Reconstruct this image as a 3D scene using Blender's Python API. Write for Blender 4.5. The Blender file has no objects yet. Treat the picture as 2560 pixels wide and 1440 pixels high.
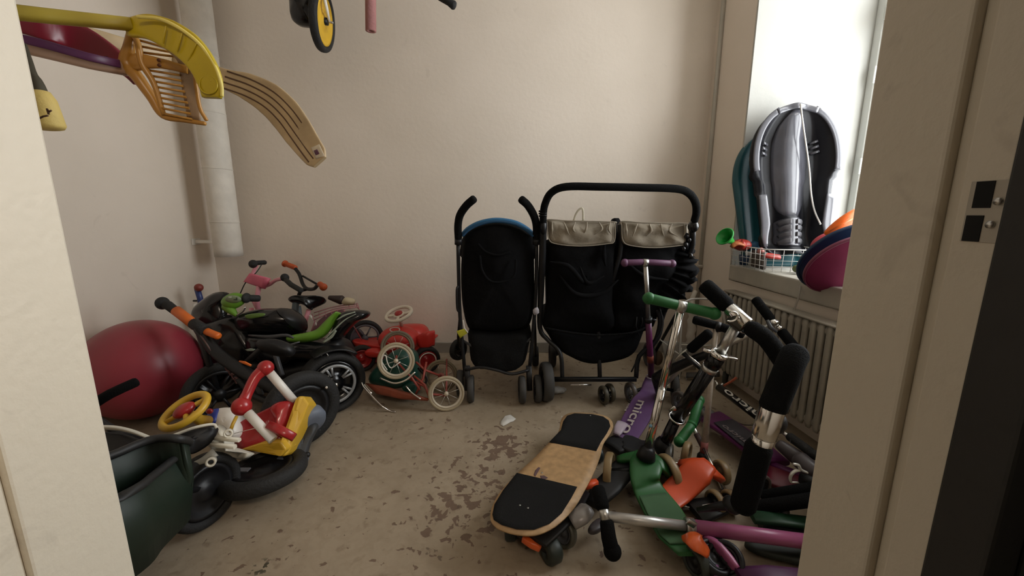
import bpy, math, random
from mathutils import Vector as V, Matrix, noise

random.seed(7)
S = bpy.context.scene
COL = S.collection
PI = math.pi

# ---------------------------------------------------------------- camera, sky, exposure
PITCH = math.atan(0.19)
CAMZ = 1.0
cd = bpy.data.cameras.new('camera'); cam = bpy.data.objects.new('camera', cd); COL.objects.link(cam)
cd.sensor_width = 36.0; cd.lens = 36.0 * 1000.0 / 2560.0; cd.clip_start = 0.02
cam.location = (0, 0, CAMZ); cam.rotation_euler = (PI / 2 - PITCH, 0, 0)
S.camera = cam

world = bpy.data.worlds.new('daylight'); S.world = world; world.use_nodes = True
bg = world.node_tree.nodes['Background']
bg.inputs[0].default_value = (0.95, 0.98, 1.0, 1); bg.inputs[1].default_value = 12.6

# daylight entering through the window opening (portal only guides the sky's own light)
pl = bpy.data.lights.new('window_portal', 'AREA'); pl.shape = 'RECTANGLE'; pl.size = 1.75; pl.size_y = 1.35
pl.cycles.is_portal = True
po = bpy.data.objects.new('window_portal', pl); COL.objects.link(po)
po.location = (2.03, 1.62, 1.65); po.rotation_euler = (0, PI / 2, 0)
# unseen warm fill light added in the corridor to brighten the left jamb
hl = bpy.data.lights.new('corridor_fill_light', 'AREA'); hl.shape = 'DISK'; hl.size = 0.3; hl.energy = 2.3; hl.spread = math.radians(75); hl.color = (1.0, 0.84, 0.66)
ho = bpy.data.objects.new('corridor_fill_light', hl); COL.objects.link(ho)
ho.location = (0.30, -0.70, 1.9); ho.rotation_euler = (V((-.5, .42, .9)) - V((.30, -.70, 1.9))).to_track_quat('-Z', 'Y').to_euler()

S.view_settings.view_transform = 'Standard'; S.view_settings.look = 'None'
S.view_settings.gamma = 1.0; S.view_settings.use_curve_mapping = False
S.view_settings.exposure = 0.0
S.cycles.use_denoising = True
S.cycles.max_bounces = 10; S.cycles.diffuse_bounces = 6; S.cycles.glossy_bounces = 4
S.cycles.sample_clamp_indirect = 6.0

# ---------------------------------------------------------------- pixel rays (2560 x 1440 frame) to world points
cp, sp = math.cos(PITCH), math.sin(PITCH)
def _dir(px, py):
    u = (px - 1280) / 1000.0; v = (720 - py) / 1000.0
    return V((u, cp + v * sp, -sp + v * cp))
def W(px, py, y):
    d = _dir(px, py); return V((0, 0, CAMZ)) + d * (y / d.y)
def Z(px, py, z=0.0):
    d = _dir(px, py); return V((0, 0, CAMZ)) + d * ((z - CAMZ) / d.z)
def X(px, py, x):
    d = _dir(px, py); return V((0, 0, CAMZ)) + d * (x / d.x)
def WL(lst): return [W(*a) for a in lst]

# ---------------------------------------------------------------- materials
MATS = {}
def lin(c): return tuple((x / 12.92 if x <= .04045 else ((x + .055) / 1.055) ** 2.4) for x in c)
def mat(name, rgb, rough=.5, metal=0., bump=.0, bscale=60., var=.08, vscale=12., coat=0., trans=0., spec=.5, sheen=0.):
    if name in MATS: return MATS[name]
    m = bpy.data.materials.new(name); m.use_nodes = True; nt = m.node_tree; b = nt.nodes['Principled BSDF']
    tc = nt.nodes.new('ShaderNodeTexCoord'); n = nt.nodes.new('ShaderNodeTexNoise')
    n.inputs['Scale'].default_value = vscale; n.inputs['Detail'].default_value = 4
    nt.links.new(tc.outputs['Object'], n.inputs['Vector'])
    r = nt.nodes.new('ShaderNodeValToRGB'); c = rgb
    r.color_ramp.elements[0].position = .3; r.color_ramp.elements[1].position = .7
    r.color_ramp.elements[0].color = tuple(x * (1 - var) for x in c) + (1,)
    r.color_ramp.elements[1].color = tuple(min(1, x * (1 + var)) for x in c) + (1,)
    nt.links.new(n.outputs['Fac'], r.inputs[0]); nt.links.new(r.outputs[0], b.inputs['Base Color'])
    b.inputs['Roughness'].default_value = rough; b.inputs['Metallic'].default_value = metal
    b.inputs['Coat Weight'].default_value = coat; b.inputs['Coat Roughness'].default_value = .1
    b.inputs['Transmission Weight'].default_value = trans
    b.inputs['Specular IOR Level'].default_value = spec
    b.inputs['Sheen Weight'].default_value = sheen
    if bump:
        n2 = nt.nodes.new('ShaderNodeTexNoise'); n2.inputs['Scale'].default_value = bscale; n2.inputs['Detail'].default_value = 5
        nt.links.new(tc.outputs['Object'], n2.inputs['Vector'])
        bp = nt.nodes.new('ShaderNodeBump'); bp.inputs['Strength'].default_value = bump; bp.inputs['Distance'].default_value = .01
        nt.links.new(n2.outputs['Fac'], bp.inputs['Height']); nt.links.new(bp.outputs[0], b.inputs['Normal'])
    m.diffuse_color = c + (1,)
    MATS[name] = m; return m

BLK = mat('black_plastic', (.007, .007, .008), .45, spec=.4)
BLKG = mat('glossy_black_plastic', (.005, .005, .006), .22, coat=.15, spec=.4)
RUB = mat('black_rubber', (.010, .010, .010), .75, bump=.3, bscale=120)
FOAM = mat('black_foam', (.006, .006, .006), .95, bump=.5, bscale=300, spec=.12)
FAB = mat('black_fabric', (.005, .005, .0055), .95, bump=.4, bscale=25, spec=.12)
FABM = mat('black_mesh_fabric', (.007, .007, .007), .9, bump=.6, bscale=200, spec=.15)
CHR = mat('chrome', (.78, .76, .72), .16, 1., var=.03)
SIL = mat('brushed_aluminium', (.62, .61, .58), .34, 1., var=.05)
GRYP = mat('grey_plastic', (.10, .10, .11), .5)
GRYM = mat('grey_painted_metal', (.055, .055, .058), .42)
WHT = mat('white_plastic', (.72, .70, .65), .4)
CRM = mat('cream_rubber', (.36, .30, .20), .6)
RED = mat('red_plastic', (.34, .014, .016), .3, coat=.2)
REDM = mat('red_painted_metal', (.34, .035, .018), .4)
YEL = mat('yellow_plastic', (.60, .36, .03), .38)
BLU = mat('blue_plastic', (.02, .035, .24), .4)
ORG = mat('orange_plastic', (.80, .13, .012), .4)
GRN = mat('green_plastic', (.020, .115, .028), .42)
GRNM = mat('lime_green_plastic', (.11, .25, .02), .42)
DGRN = mat('dark_green_plastic', (.014, .030, .018), .5)
PNK = mat('pink_painted_metal', (.72, .30, .36), .4)
PNKD = mat('pink_plastic', (.62, .13, .20), .45)
PPNK = mat('purple_pink_metal', (.34, .085, .19), .35)
PUR = mat('purple_plastic', (.13, .06, .17), .45)
PURD = mat('plum_painted_metal', (.10, .012, .065), .32)
AMB = mat('amber_rubber', (.26, .18, .085), .4)
SMK = mat('smoky_grey_rubber', (.10, .085, .075), .4)
WIR = mat('white_coated_wire', (.62, .60, .56), .45)

# ---------------------------------------------------------------- mesh building
class MB:
    def __init__(s): s.v = []; s.f = []; s.sm = []
    def add(s, vs, fs, smooth=True):
        o = len(s.v); s.v += [V(p) for p in vs]
        for f in fs: s.f.append([i + o for i in f]); s.sm.append(smooth)
        return s
    def loft(s, rings, closed=True, cap=True, smooth=True, loop=False):
        n = len(rings[0]); vs = [p for r in rings for p in r]; fs = []
        m = len(rings)
        for i in range(m if loop else m - 1):
            a, b = i * n, ((i + 1) % m) * n
            for j in range(n if closed else n - 1):
                k = (j + 1) % n; fs.append([a + j, a + k, b + k, b + j])
        s.add(vs, fs, smooth)
        if cap and not loop:
            o = len(s.v) - len(vs)
            s.f.append([o + j for j in range(n)][::-1]); s.sm.append(False)
            s.f.append([o + (m - 1) * n + j for j in range(n)]); s.sm.append(False)
        return s
    def tube(s, pts, r, n=12, dome=False, smooth=0, cap=True, loop=False):
        pts = [V(p) for p in pts]
        rr = list(r) if isinstance(r, (list, tuple)) else [r] * len(pts)
        if smooth: pts, rr = catmull(pts, rr, smooth)
        if dome:
            d0 = (pts[0] - pts[1]).normalized(); d1 = (pts[-1] - pts[-2]).normalized()
            a = rr[0]; b = rr[-1]
            pts = [pts[0] + d0 * a * .55, pts[0] + d0 * a * .4] + pts + [pts[-1] + d1 * b * .4, pts[-1] + d1 * b * .55]
            rr = [a * .45, a * .82] + rr + [b * .82, b * .45]
        fr = frames(pts, loop); rings = []
        for p, (t, u, w), q in zip(pts, fr, rr):
            rings.append([p + (u * math.cos(2 * PI * j / n) + w * math.sin(2 * PI * j / n)) * q for j in range(n)])
        return s.loft(rings, cap=cap, loop=loop)
    def rs(s, pts, w, t, up, n=16, e=4., smooth=0, bow=0.):
        """swept rounded rectangle: width w across, thickness t along up"""
        pts = [V(p) for p in pts]; m = len(pts)
        ww = list(w) if isinstance(w, (list, tuple)) else [w] * m
        tt = list(t) if isinstance(t, (list, tuple)) else [t] * m
        if smooth:
            p2, ww2 = catmull(pts, ww, smooth); _, tt = catmull(pts, tt, smooth); pts, ww = p2, ww2
        up = V(up).normalized(); rings = []
        for i, p in enumerate(pts):
            a = pts[max(0, i - 1)]; b = pts[min(len(pts) - 1, i + 1)]
            tan = (b - a).normalized(); side = tan.cross(up).normalized(); u2 = side.cross(tan).normalized()
            ring = []
            for j in range(n):
                c, q = math.cos(2 * PI * (j + .5) / n), math.sin(2 * PI * (j + .5) / n)
                x = math.copysign(abs(c) ** (2 / e), c); y = math.copysign(abs(q) ** (2 / e), q)
                ring.append(p + side * x * ww[i] / 2 + u2 * (y * tt[i] / 2 + bow * (1 - x * x)))
            rings.append(ring)
        return s.loft(rings)
    def lathe(s, prof, o, axis, n=32, closed=False, cap=True):
        o = V(o); t = V(axis).normalized(); u = t.orthogonal().normalized(); w = t.cross(u)
        rings = [[o + t * h + (u * math.cos(2 * PI * j / n) + w * math.sin(2 * PI * j / n)) * max(r, 1e-5) for j in range(n)] for r, h in prof]
        return s.loft(rings, cap=cap and not closed, loop=closed)
    def ell(s, c, r, axes=None, n=24, m=14, fn=None):
        c = V(c); r = r if isinstance(r, (list, tuple)) else (r, r, r)
        A = axes or (V((1, 0, 0)), V((0, 1, 0)), V((0, 0, 1))); rings = []
        for i in range(m + 1):
            ph = -PI / 2 + PI * i / m; ph = max(-PI / 2 + .02, min(PI / 2 - .02, ph)); ring = []
            for j in range(n):
                th = 2 * PI * j / n
                x, y, z = math.cos(ph) * math.cos(th), math.cos(ph) * math.sin(th), math.sin(ph)
                k = fn(x, y, z) if fn else 1
                ring.append(c + A[0] * x * r[0] * k + A[1] * y * r[1] * k + A[2] * z * r[2] * k)
            rings.append(ring)
        return s.loft(rings)
    def box(s, c, sx, sy, sz, ax=None):
        c = V(c); A = ax or (V((1, 0, 0)), V((0, 1, 0)), V((0, 0, 1)))
        vs = [c + A[0] * sx * a / 2 + A[1] * sy * b / 2 + A[2] * sz * d / 2 for a in (-1, 1) for b in (-1, 1) for d in (-1, 1)]
        return s.add(vs, [[0, 1, 3, 2], [4, 6, 7, 5], [0, 4, 5, 1], [2, 3, 7, 6], [0, 2, 6, 4], [1, 5, 7, 3]], False)
    def bb(s, x0, x1, y0, y1, z0, z1): return s.box(((x0 + x1) / 2, (y0 + y1) / 2, (z0 + z1) / 2), x1 - x0, y1 - y0, z1 - z0)
    def slab(s, out, nrm, thick, bulge=0., back=0., smooth=0, rings=6, wr=0., ws=8., edge=.25, off=None, flat=False):
        """outlined solid: front face bulges along nrm, back face flat (or bulging by back)"""
        out = [V(p) for p in out]; nrm = V(nrm).normalized()
        if smooth: out = catmull_loop(out, smooth)
        c = V((0, 0, 0))
        for p in out: c += p / len(out)
        if off: c = V(off)
        R = []
        ks = [i / rings for i in range(rings)]
        fr = []
        for k in ks[::-1]:
            kk = k * .985
            h = bulge * (1 - (1 - kk) ** 2) if bulge else 0
            ring = []
            for p in out:
                q = p.lerp(c, kk)
                hh = h
                if wr: hh += wr * noise.noise(q * ws) * min(1, kk * 5)
                e_ = 0 if k > 0 else -thick * edge
                ring.append(q + nrm * (hh + e_))
            fr.append(ring)
        R = fr
        o2 = [p.lerp(c, -.0) for p in out]
        R.append([p - nrm * thick * (1 - edge) for p in o2])
        for k in ks[1:]:
            kk = k * .985
            h = back * (1 - (1 - kk) ** 2)
            R.append([p.lerp(c, kk) - nrm * (thick + h + (wr * noise.noise(p.lerp(c, kk) * ws + V((5, 5, 5))) if wr else 0)) for p in out])
        return s.loft(R, smooth=not flat)

def catmull(pts, rr, k):
    P = [pts[0] * 2 - pts[1]] + pts + [pts[-1] * 2 - pts[-2]]; Rr = [rr[0]] + rr + [rr[-1]]
    o, q = [], []
    for i in range(1, len(P) - 2):
        for j in range(k):
            t = j / k
            o.append(.5 * ((2 * P[i]) + (P[i + 1] - P[i - 1]) * t + (2 * P[i - 1] - 5 * P[i] + 4 * P[i + 1] - P[i + 2]) * t * t + (3 * P[i] - P[i - 1] - 3 * P[i + 1] + P[i + 2]) * t ** 3))
            q.append(Rr[i] * (1 - t) + Rr[i + 1] * t)
    o.append(P[-2]); q.append(Rr[-2]); return o, q
def catmull_loop(P, k):
    n = len(P); o = []
    for i in range(n):
        a, b, c, d = P[i - 1], P[i], P[(i + 1) % n], P[(i + 2) % n]
        for j in range(k):
            t = j / k
            o.append(.5 * ((2 * b) + (c - a) * t + (2 * a - 5 * b + 4 * c - d) * t * t + (3 * b - a - 3 * c + d) * t ** 3))
    return o
def frames(pts, loop=False):
    out = []; n = len(pts); u = None
    for i in range(n):
        a = pts[i - 1] if (i > 0 or loop) else pts[0]; b = pts[(i + 1) % n] if (i < n - 1 or loop) else pts[-1]
        t = (b - a).normalized() if (b - a).length > 1e-9 else V((0, 0, 1))
        u = t.orthogonal().normalized() if u is None else (u - t * u.dot(t)).normalized()
        out.append((t, u, t.cross(u)))
    return out

def thing(name, label, cat, loc, group=None):
    o = bpy.data.objects.new(name, None); COL.objects.link(o); o.location = V(loc); o.empty_display_size = .05
    o['label'] = label; o['category'] = cat
    if group: o['group'] = group
    return o
def rootloc(p):
    while p.parent: p = p.parent
    return p.location
def part(name, mb, m, parent=None, label=None, bevel=0, seg=2, kind=None, cat=None, group=None):
    me = bpy.data.meshes.new(name)
    if parent: off = rootloc(parent)
    else:
        off = V((0, 0, 0))
        if mb.v:
            off = V((sum(v.x for v in mb.v) / len(mb.v), sum(v.y for v in mb.v) / len(mb.v), min(v.z for v in mb.v)))
    me.from_pydata([tuple(v - off) for v in mb.v], [], mb.f)
    me.polygons.foreach_set('use_smooth', mb.sm); me.update()
    import bmesh
    b = bmesh.new(); b.from_mesh(me); bmesh.ops.recalc_face_normals(b, faces=b.faces); b.to_mesh(me); b.free()
    me.materials.append(m)
    o = bpy.data.objects.new(name, me); COL.objects.link(o)
    if parent: o.parent = parent
    else: o.location = off
    if label: o['label'] = label
    if kind: o['kind'] = kind
    if cat: o['category'] = cat
    if group: o['group'] = group
    if bevel:
        md = o.modifiers.new('bevel', 'BEVEL'); md.width = bevel; md.segments = seg; md.limit_method = 'ANGLE'; md.angle_limit = math.radians(40)
    return o
def struct(name, mb, m, parent=None, bevel=0):
    return part(name, mb, m, parent, bevel=bevel, kind=None if parent else 'structure')

def text_part(name, txt, o, xdir, ydir, size, m, parent, ext=.0006, label=None):
    """flat raised print: lower left corner o, reading along xdir, letters up along ydir"""
    cu = bpy.data.curves.new('t', 'FONT'); cu.body = txt; cu.size = size; cu.extrude = ext; cu.offset = size * .012
    tmp = bpy.data.objects.new('t', cu); COL.objects.link(tmp)
    dg = bpy.context.evaluated_depsgraph_get(); me = bpy.data.meshes.new_from_object(tmp.evaluated_get(dg)); bpy.data.objects.remove(tmp)
    x = V(xdir).normalized(); y = V(ydir); y = (y - x * y.dot(x)).normalized(); z = x.cross(y)
    M = Matrix((x, y, z)).transposed().to_4x4(); M.translation = V(o) - rootloc(parent)
    me.transform(M); me.materials.clear(); me.materials.append(m); me.name = name
    ob = bpy.data.objects.new(name, me); COL.objects.link(ob); ob.parent = parent
    if label: ob['label'] = label
    return ob

def wheel(par, c, axis, R, w, tyre=RUB, rim=GRYP, spokes=0, hub=None, sec=None, name='wheel', disc=True, hubr=.22, smat=None, label=None):
    """wheel (rim and hub) > tyre, spokes"""
    c = V(c); a = V(axis).normalized(); sec = sec or R * .28
    q = MB(); ri = R - sec
    if disc and not spokes:
        q.lathe([(0, w * .30), (ri * .30, w * .34), (ri * .34, w * .2), (ri * .8, w * .16), (ri * .86, w * .36), (ri * 1.02, w * .36), (ri * 1.02, -w * .36), (ri * .86, -w * .36), (ri * .8, -w * .16), (ri * .34, -w * .2), (ri * .30, -w * .34), (0, -w * .30)], c, a, 32)
    else:
        q.lathe([(ri * .88, w * .33), (ri * 1.03, w * .36), (ri * 1.03, -w * .36), (ri * .88, -w * .33)], c, a, 36, closed=True)
        q.lathe([(0, w * .55), (ri * hubr, w * .5), (ri * hubr, -w * .5), (0, -w * .55)], c, a, 20)
    wh = part(name, q, rim, par, label=label)
    t = MB(); prof = []
    for i in range(14):
        an = 2 * PI * i / 14
        prof.append((R - sec / 2 + sec / 2 * math.copysign(abs(math.cos(an)) ** .8, math.cos(an)), w / 2 * math.copysign(abs(math.sin(an)) ** .8, math.sin(an))))
    t.lathe(prof, c, a, 44, closed=True); part('tyre', t, tyre, wh)
    u = a.orthogonal().normalized(); v = a.cross(u)
    for i in range(spokes):
        an = 2 * PI * i / spokes + .3; d = u * math.cos(an) + v * math.sin(an)
        e = MB().tube([c + d * ri * hubr * .8 + a * w * (.2 if i % 2 else -.2), c + d * ri * .95], R * .014 if spokes > 6 else R * .045, 6)
        part('spoke', e, smat or rim, wh)
    return wh
def grip(par, a, b, r, m=FOAM, name='grip', label=None, knob=0., n=16):
    a, b = V(a), V(b); q = MB()
    q.tube([a, b], r, n, dome=True)
    o = part(name, q, m, par, label=label)
    if knob: part('grip_end', MB().ell(a, r * knob, n=16, m=10), m, o)
    return o
def ringpts(c, ax1, ax2, n=40): return [V(c) + V(ax1) * math.cos(2 * PI * i / n) + V(ax2) * math.sin(2 * PI * i / n) for i in range(n)]

# ================================================================ THE ROOM
def wallmat(name, c1, c2, rough=.75, bs=35, bstr=.12, marks=.0):
    m = bpy.data.materials.new(name); m.use_nodes = True; nt = m.node_tree; b = nt.nodes['Principled BSDF']; L = nt.links.new
    tc = nt.nodes.new('ShaderNodeTexCoord'); g = nt.nodes.new('ShaderNodeNewGeometry')
    n = nt.nodes.new('ShaderNodeTexNoise'); n.inputs['Scale'].default_value = 1.6; n.inputs['Detail'].default_value = 6
    L(g.outputs['Position'], n.inputs['Vector'])
    r = nt.nodes.new('ShaderNodeValToRGB'); r.color_ramp.elements[0].position = .3; r.color_ramp.elements[1].position = .75
    r.color_ramp.elements[0].color = c1 + (1,); r.color_ramp.elements[1].color = c2 + (1,); L(n.outputs['Fac'], r.inputs[0])
    n2 = nt.nodes.new('ShaderNodeTexNoise'); n2.inputs['Scale'].default_value = bs; n2.inputs['Detail'].default_value = 6
    L(g.outputs['Position'], n2.inputs['Vector'])
    bp = nt.nodes.new('ShaderNodeBump'); bp.inputs['Strength'].default_value = bstr; bp.inputs['Distance'].default_value = .01
    L(n2.outputs['Fac'], bp.inputs['Height']); L(bp.outputs[0], b.inputs['Normal'])
    if marks:
        n3 = nt.nodes.new('ShaderNodeTexNoise'); n3.inputs['Scale'].default_value = 9; n3.inputs['Detail'].default_value = 8; n3.inputs['Distortion'].default_value = 1.5
        L(g.outputs['Position'], n3.inputs['Vector'])
        r3 = nt.nodes.new('ShaderNodeValToRGB'); r3.color_ramp.elements[0].position = .66; r3.color_ramp.elements[1].position = .74
        r3.color_ramp.elements[0].color = (0, 0, 0, 1); r3.color_ramp.elements[1].color = (marks,) * 3 + (1,); L(n3.outputs['Fac'], r3.inputs[0])
        mx = nt.nodes.new('ShaderNodeMix'); mx.data_type = 'RGBA'; L(r3.outputs[0], mx.inputs[0]); L(r.outputs[0], mx.inputs[6]); mx.inputs[7].default_value = (.30, .25, .20, 1)
        L(mx.outputs[2], b.inputs['Base Color'])
    else: L(r.outputs[0], b.inputs['Base Color'])
    b.inputs['Roughness'].default_value = rough; return m
WALL = wallmat('painted_plaster', (.66, .58, .485), (.74, .655, .56), marks=.10)
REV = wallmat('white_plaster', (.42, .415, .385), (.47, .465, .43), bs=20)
JAMB = wallmat('painted_wood', (.64, .58, .47), (.72, .65, .53), rough=.5, bs=90, bstr=.12, marks=.25)
FRM = wallmat('window_paint', (.62, .63, .60), (.68, .69, .66), rough=.4, bs=60, bstr=.05)
DARK = wallmat('painted_unlit_shade', (.020, .019, .017), (.026, .025, .023), rough=.6)  # near-black colour stands in for the shade of the unlit corridor side
CEIL = wallmat('ceiling_paint', (.60, .57, .52), (.66, .63, .58))

# floor: worn light paint on concrete
def floormat():
    m = bpy.data.materials.new('worn_painted_concrete'); m.use_nodes = True; nt = m.node_tree; b = nt.nodes['Principled BSDF']; L = nt.links.new
    g = nt.nodes.new('ShaderNodeNewGeometry'); P = g.outputs['Position']
    def N(s, d=5, dist=0., off=0):
        n = nt.nodes.new('ShaderNodeTexNoise'); n.inputs['Scale'].default_value = s; n.inputs['Detail'].default_value = d; n.inputs['Distortion'].default_value = dist
        if off:
            a = nt.nodes.new('ShaderNodeVectorMath'); a.operation = 'ADD'; a.inputs[1].default_value = (off, off, 0); L(P, a.inputs[0]); L(a.outputs[0], n.inputs['Vector'])
        else: L(P, n.inputs['Vector'])
        return n.outputs['Fac']
    def RAMP(x, p0, p1, c0=(0, 0, 0), c1=(1, 1, 1)):
        r = nt.nodes.new('ShaderNodeValToRGB'); r.color_ramp.elements[0].position = p0; r.color_ramp.elements[1].position = p1
        r.color_ramp.elements[0].color = c0 + (1,); r.color_ramp.elements[1].color = c1 + (1,); L(x, r.inputs[0]); return r.outputs[0]
    def M(op, a, b_):
        n = nt.nodes.new('ShaderNodeMath'); n.operation = op; n.use_clamp = True
        for i, x in enumerate((a, b_)):
            if isinstance(x, (int, float)): n.inputs[i].default_value = x
            else: L(x, n.inputs[i])
        return n.outputs[0]
    def MIX(f, a, b_):
        n = nt.nodes.new('ShaderNodeMix'); n.data_type = 'RGBA'
        L(f, n.inputs[0])
        for i, x in ((6, a), (7, b_)):
            if isinstance(x, tuple): n.inputs[i].default_value = x + (1,)
            else: L(x, n.inputs[i])
        return n.outputs[2]
    def blob(cx, cy, r0, r1):
        n = nt.nodes.new('ShaderNodeVectorMath'); n.operation = 'DISTANCE'; L(P, n.inputs[0]); n.inputs[1].default_value = (cx, cy, 0)
        return RAMP(n.outputs['Value'], r0, r1, (1, 1, 1), (0, 0, 0))
    base = RAMP(N(3.), .3, .75, (.285, .225, .155), (.37, .30, .215))
    base = MIX(M('MULTIPLY', RAMP(N(30, 8, 1), .45, .7), .35), base, (.24, .18, .12))
    base = MIX(M('MULTIPLY', RAMP(N(11, 4, .3, 5.5), .50, .68), .35), base, (.20, .15, .095))
    base = MIX(M('MULTIPLY', RAMP(N(19, 3, .2, 9.5), .60, .70), .45), base, (.15, .105, .065))
    c = Z(1262, 1105); w1 = blob(c.x, c.y, .03, .16)
    c = Z(1205, 1205); w2 = blob(c.x, c.y, .03, .30)
    c = Z(1130, 1300); w3 = blob(c.x, c.y, .0, .20)
    worn = M('ADD', M('MULTIPLY', w1, 1.0), M('MULTIPLY', M('ADD', w2, w3), .62))
    thr = M('SUBTRACT', M('ADD', N(26, 10, .5, 3.1), M('MULTIPLY', worn, .20)), 0)
    patch = RAMP(thr, .645, .665)
    base = MIX(M('MULTIPLY', patch, .85), base, (.125, .075, .050))
    thr2 = M('ADD', N(32, 6, .5, 7.7), M('MULTIPLY', M('ADD', w2, w3), .06))
    specks = RAMP(thr2, .685, .715)
    base = MIX(M('MULTIPLY', specks, .8), base, (.11, .075, .05))
    c = Z(655, 1418); bl = blob(c.x, c.y, .005, .04)
    mark = RAMP(M('ADD', N(60, 3, .5, 1.7), M('MULTIPLY', bl, .2)), .66, .69)
    base = MIX(M('MULTIPLY', mark, M('MULTIPLY', bl, 1.6)), base, (.06, .05, .03))
    L(base, b.inputs['Base Color']); b.inputs['Roughness'].default_value = .62
    bp = nt.nodes.new('ShaderNodeBump'); bp.inputs['Strength'].default_value = .25; bp.inputs['Distance'].default_value = .006
    L(M('SUBTRACT', N(45, 8), M('MULTIPLY', patch, .35)), bp.inputs['Height']); L(bp.outputs[0], b.inputs['Normal'])
    return m
FLOOR = floormat()

XL, YB, YD, ZC = -2.065, 2.77, .45, 2.75
def xw(y): return 1.28 + .062 * (YB - y)        # window wall runs slightly askew
YR0, YR1 = .92, 2.376                          # window recess
struct('floor', MB().bb(-2.3, 2.4, -1.6, 3.0, -.1, 0), FLOOR)
struct('ceiling', MB().bb(-2.3, 2.4, -1.6, 3.0, ZC, ZC + .1), CEIL)
struct('wall_back', MB().bb(-2.3, 2.4, YB, YB + .2, 0, ZC), WALL)
struct('wall_left', MB().bb(XL - .2, XL, YD - .05, YB, 0, ZC), WALL)
def quadwall(name, y0, y1, z0, z1, m, xo=2.02):
    q = MB(); vs = []
    for z in (z0, z1): vs += [V((xw(y0), y0, z)), V((xo, y0, z)), V((xo, y1, z)), V((xw(y1), y1, z))]
    q.add(vs, [[0, 1, 2, 3], [4, 7, 6, 5], [0, 4, 5, 1], [1, 5, 6, 2], [2, 6, 7, 3], [3, 7, 4, 0]], False)
    return struct(name, q, m)
w = quadwall('wall_right', YR1, YB, 0, ZC, WALL)
quadwall('wall_right', .45, YR0, 0, ZC, WALL)
quadwall('wall_right', YR0, YR1, 0, .60, WALL)
quadwall('wall_right', YR0, YR1, 2.62, ZC, WALL)
# white reveal lining of the recess
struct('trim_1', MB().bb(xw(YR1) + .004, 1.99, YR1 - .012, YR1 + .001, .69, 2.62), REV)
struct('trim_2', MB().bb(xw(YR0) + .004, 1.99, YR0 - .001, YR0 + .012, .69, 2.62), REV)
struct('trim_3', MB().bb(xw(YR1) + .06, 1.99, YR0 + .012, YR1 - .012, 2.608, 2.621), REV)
# window sill slab
SILL = mat('sill_paint', (.40, .37, .31), .45)
q = MB(); vs = []
for z in (.605, .695): vs += [V((xw(YR0) - .03, YR0 + .001, z)), V((1.96, YR0 + .001, z)), V((1.96, YR1 - .013, z)), V((xw(YR1) - .012, YR1 - .013, z))]
q.add(vs, [[0, 1, 2, 3], [4, 7, 6, 5], [0, 4, 5, 1], [1, 5, 6, 2], [2, 6, 7, 3], [3, 7, 4, 0]], False)
struct('trim_4', q, SILL, bevel=.008)
# window: frame, sashes, panes
WX = 1.94
wf = MB()
wf.bb(WX, WX + .07, YR0 + .012, YR0 + .06, .695, 2.608).bb(WX, WX + .07, YR1 - .06, YR1 - .012, .695, 2.608)
wf.bb(WX, WX + .07, YR0 + .06, YR1 - .06, .695, .74).bb(WX, WX + .07, YR0 + .06, YR1 - .06, 2.56, 2.608)
wf.bb(WX, WX + .07, YR0 + .06, YR1 - .06, 1.985, 2.055)
wf.bb(WX, WX + .07, 1.62, 1.67, .74, 1.985)
win = struct('window_1', wf, FRM, bevel=.004)
GL = bpy.data.materials.new('window_glass'); GL.use_nodes = True; nt = GL.node_tree; nt.nodes.clear()
o_ = nt.nodes.new('ShaderNodeOutputMaterial'); mx = nt.nodes.new('ShaderNodeMixShader'); t_ = nt.nodes.new('ShaderNodeBsdfTransparent'); g_ = nt.nodes.new('ShaderNodeBsdfGlossy')
g_.inputs['Roughness'].default_value = .02; mx.inputs[0].default_value = .06
nt.links.new(t_.outputs[0], mx.inputs[1]); nt.links.new(g_.outputs[0], mx.inputs[2]); nt.links.new(mx.outputs[0], o_.inputs[0])
for (y0, y1, z0, z1) in ((YR0 + .06, 1.62, .74, 1.985), (1.67, YR1 - .06, .74, 1.985), (YR0 + .06, YR1 - .06, 2.055, 2.56)):
    s_ = MB(); d = .035
    s_.bb(WX + .012, WX + .052, y0, y0 + d, z0, z1).bb(WX + .012, WX + .052, y1 - d, y1, z0, z1)
    s_.bb(WX + .012, WX + .052, y0 + d, y1 - d, z0, z0 + d).bb(WX + .012, WX + .052, y0 + d, y1 - d, z1 - d, z1)
    sa = part('sash', s_, FRM, win, bevel=.003)
    part('pane', MB().bb(WX + .03, WX + .034, y0 + d, y1 - d, z0 + d, z1 - d), GL, sa)
for z in (1.25, 1.72, 2.3):
    part('hinge', MB().tube([(WX - .006, YR1 - .066, z - .04), (WX - .006, YR1 - .066, z + .04)], .006, 10, dome=True), FRM, win)
# baseboards
BASE = mat('baseboard_grey_paint', (.27, .24, .20), .5)
struct('baseboard_back', MB().bb(XL, xw(YB), YB - .014, YB, 0, .075), BASE, bevel=.003)
struct('baseboard_left', MB().bb(XL, XL + .014, .46, YB - .014, 0, .075), BASE, bevel=.003)
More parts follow.
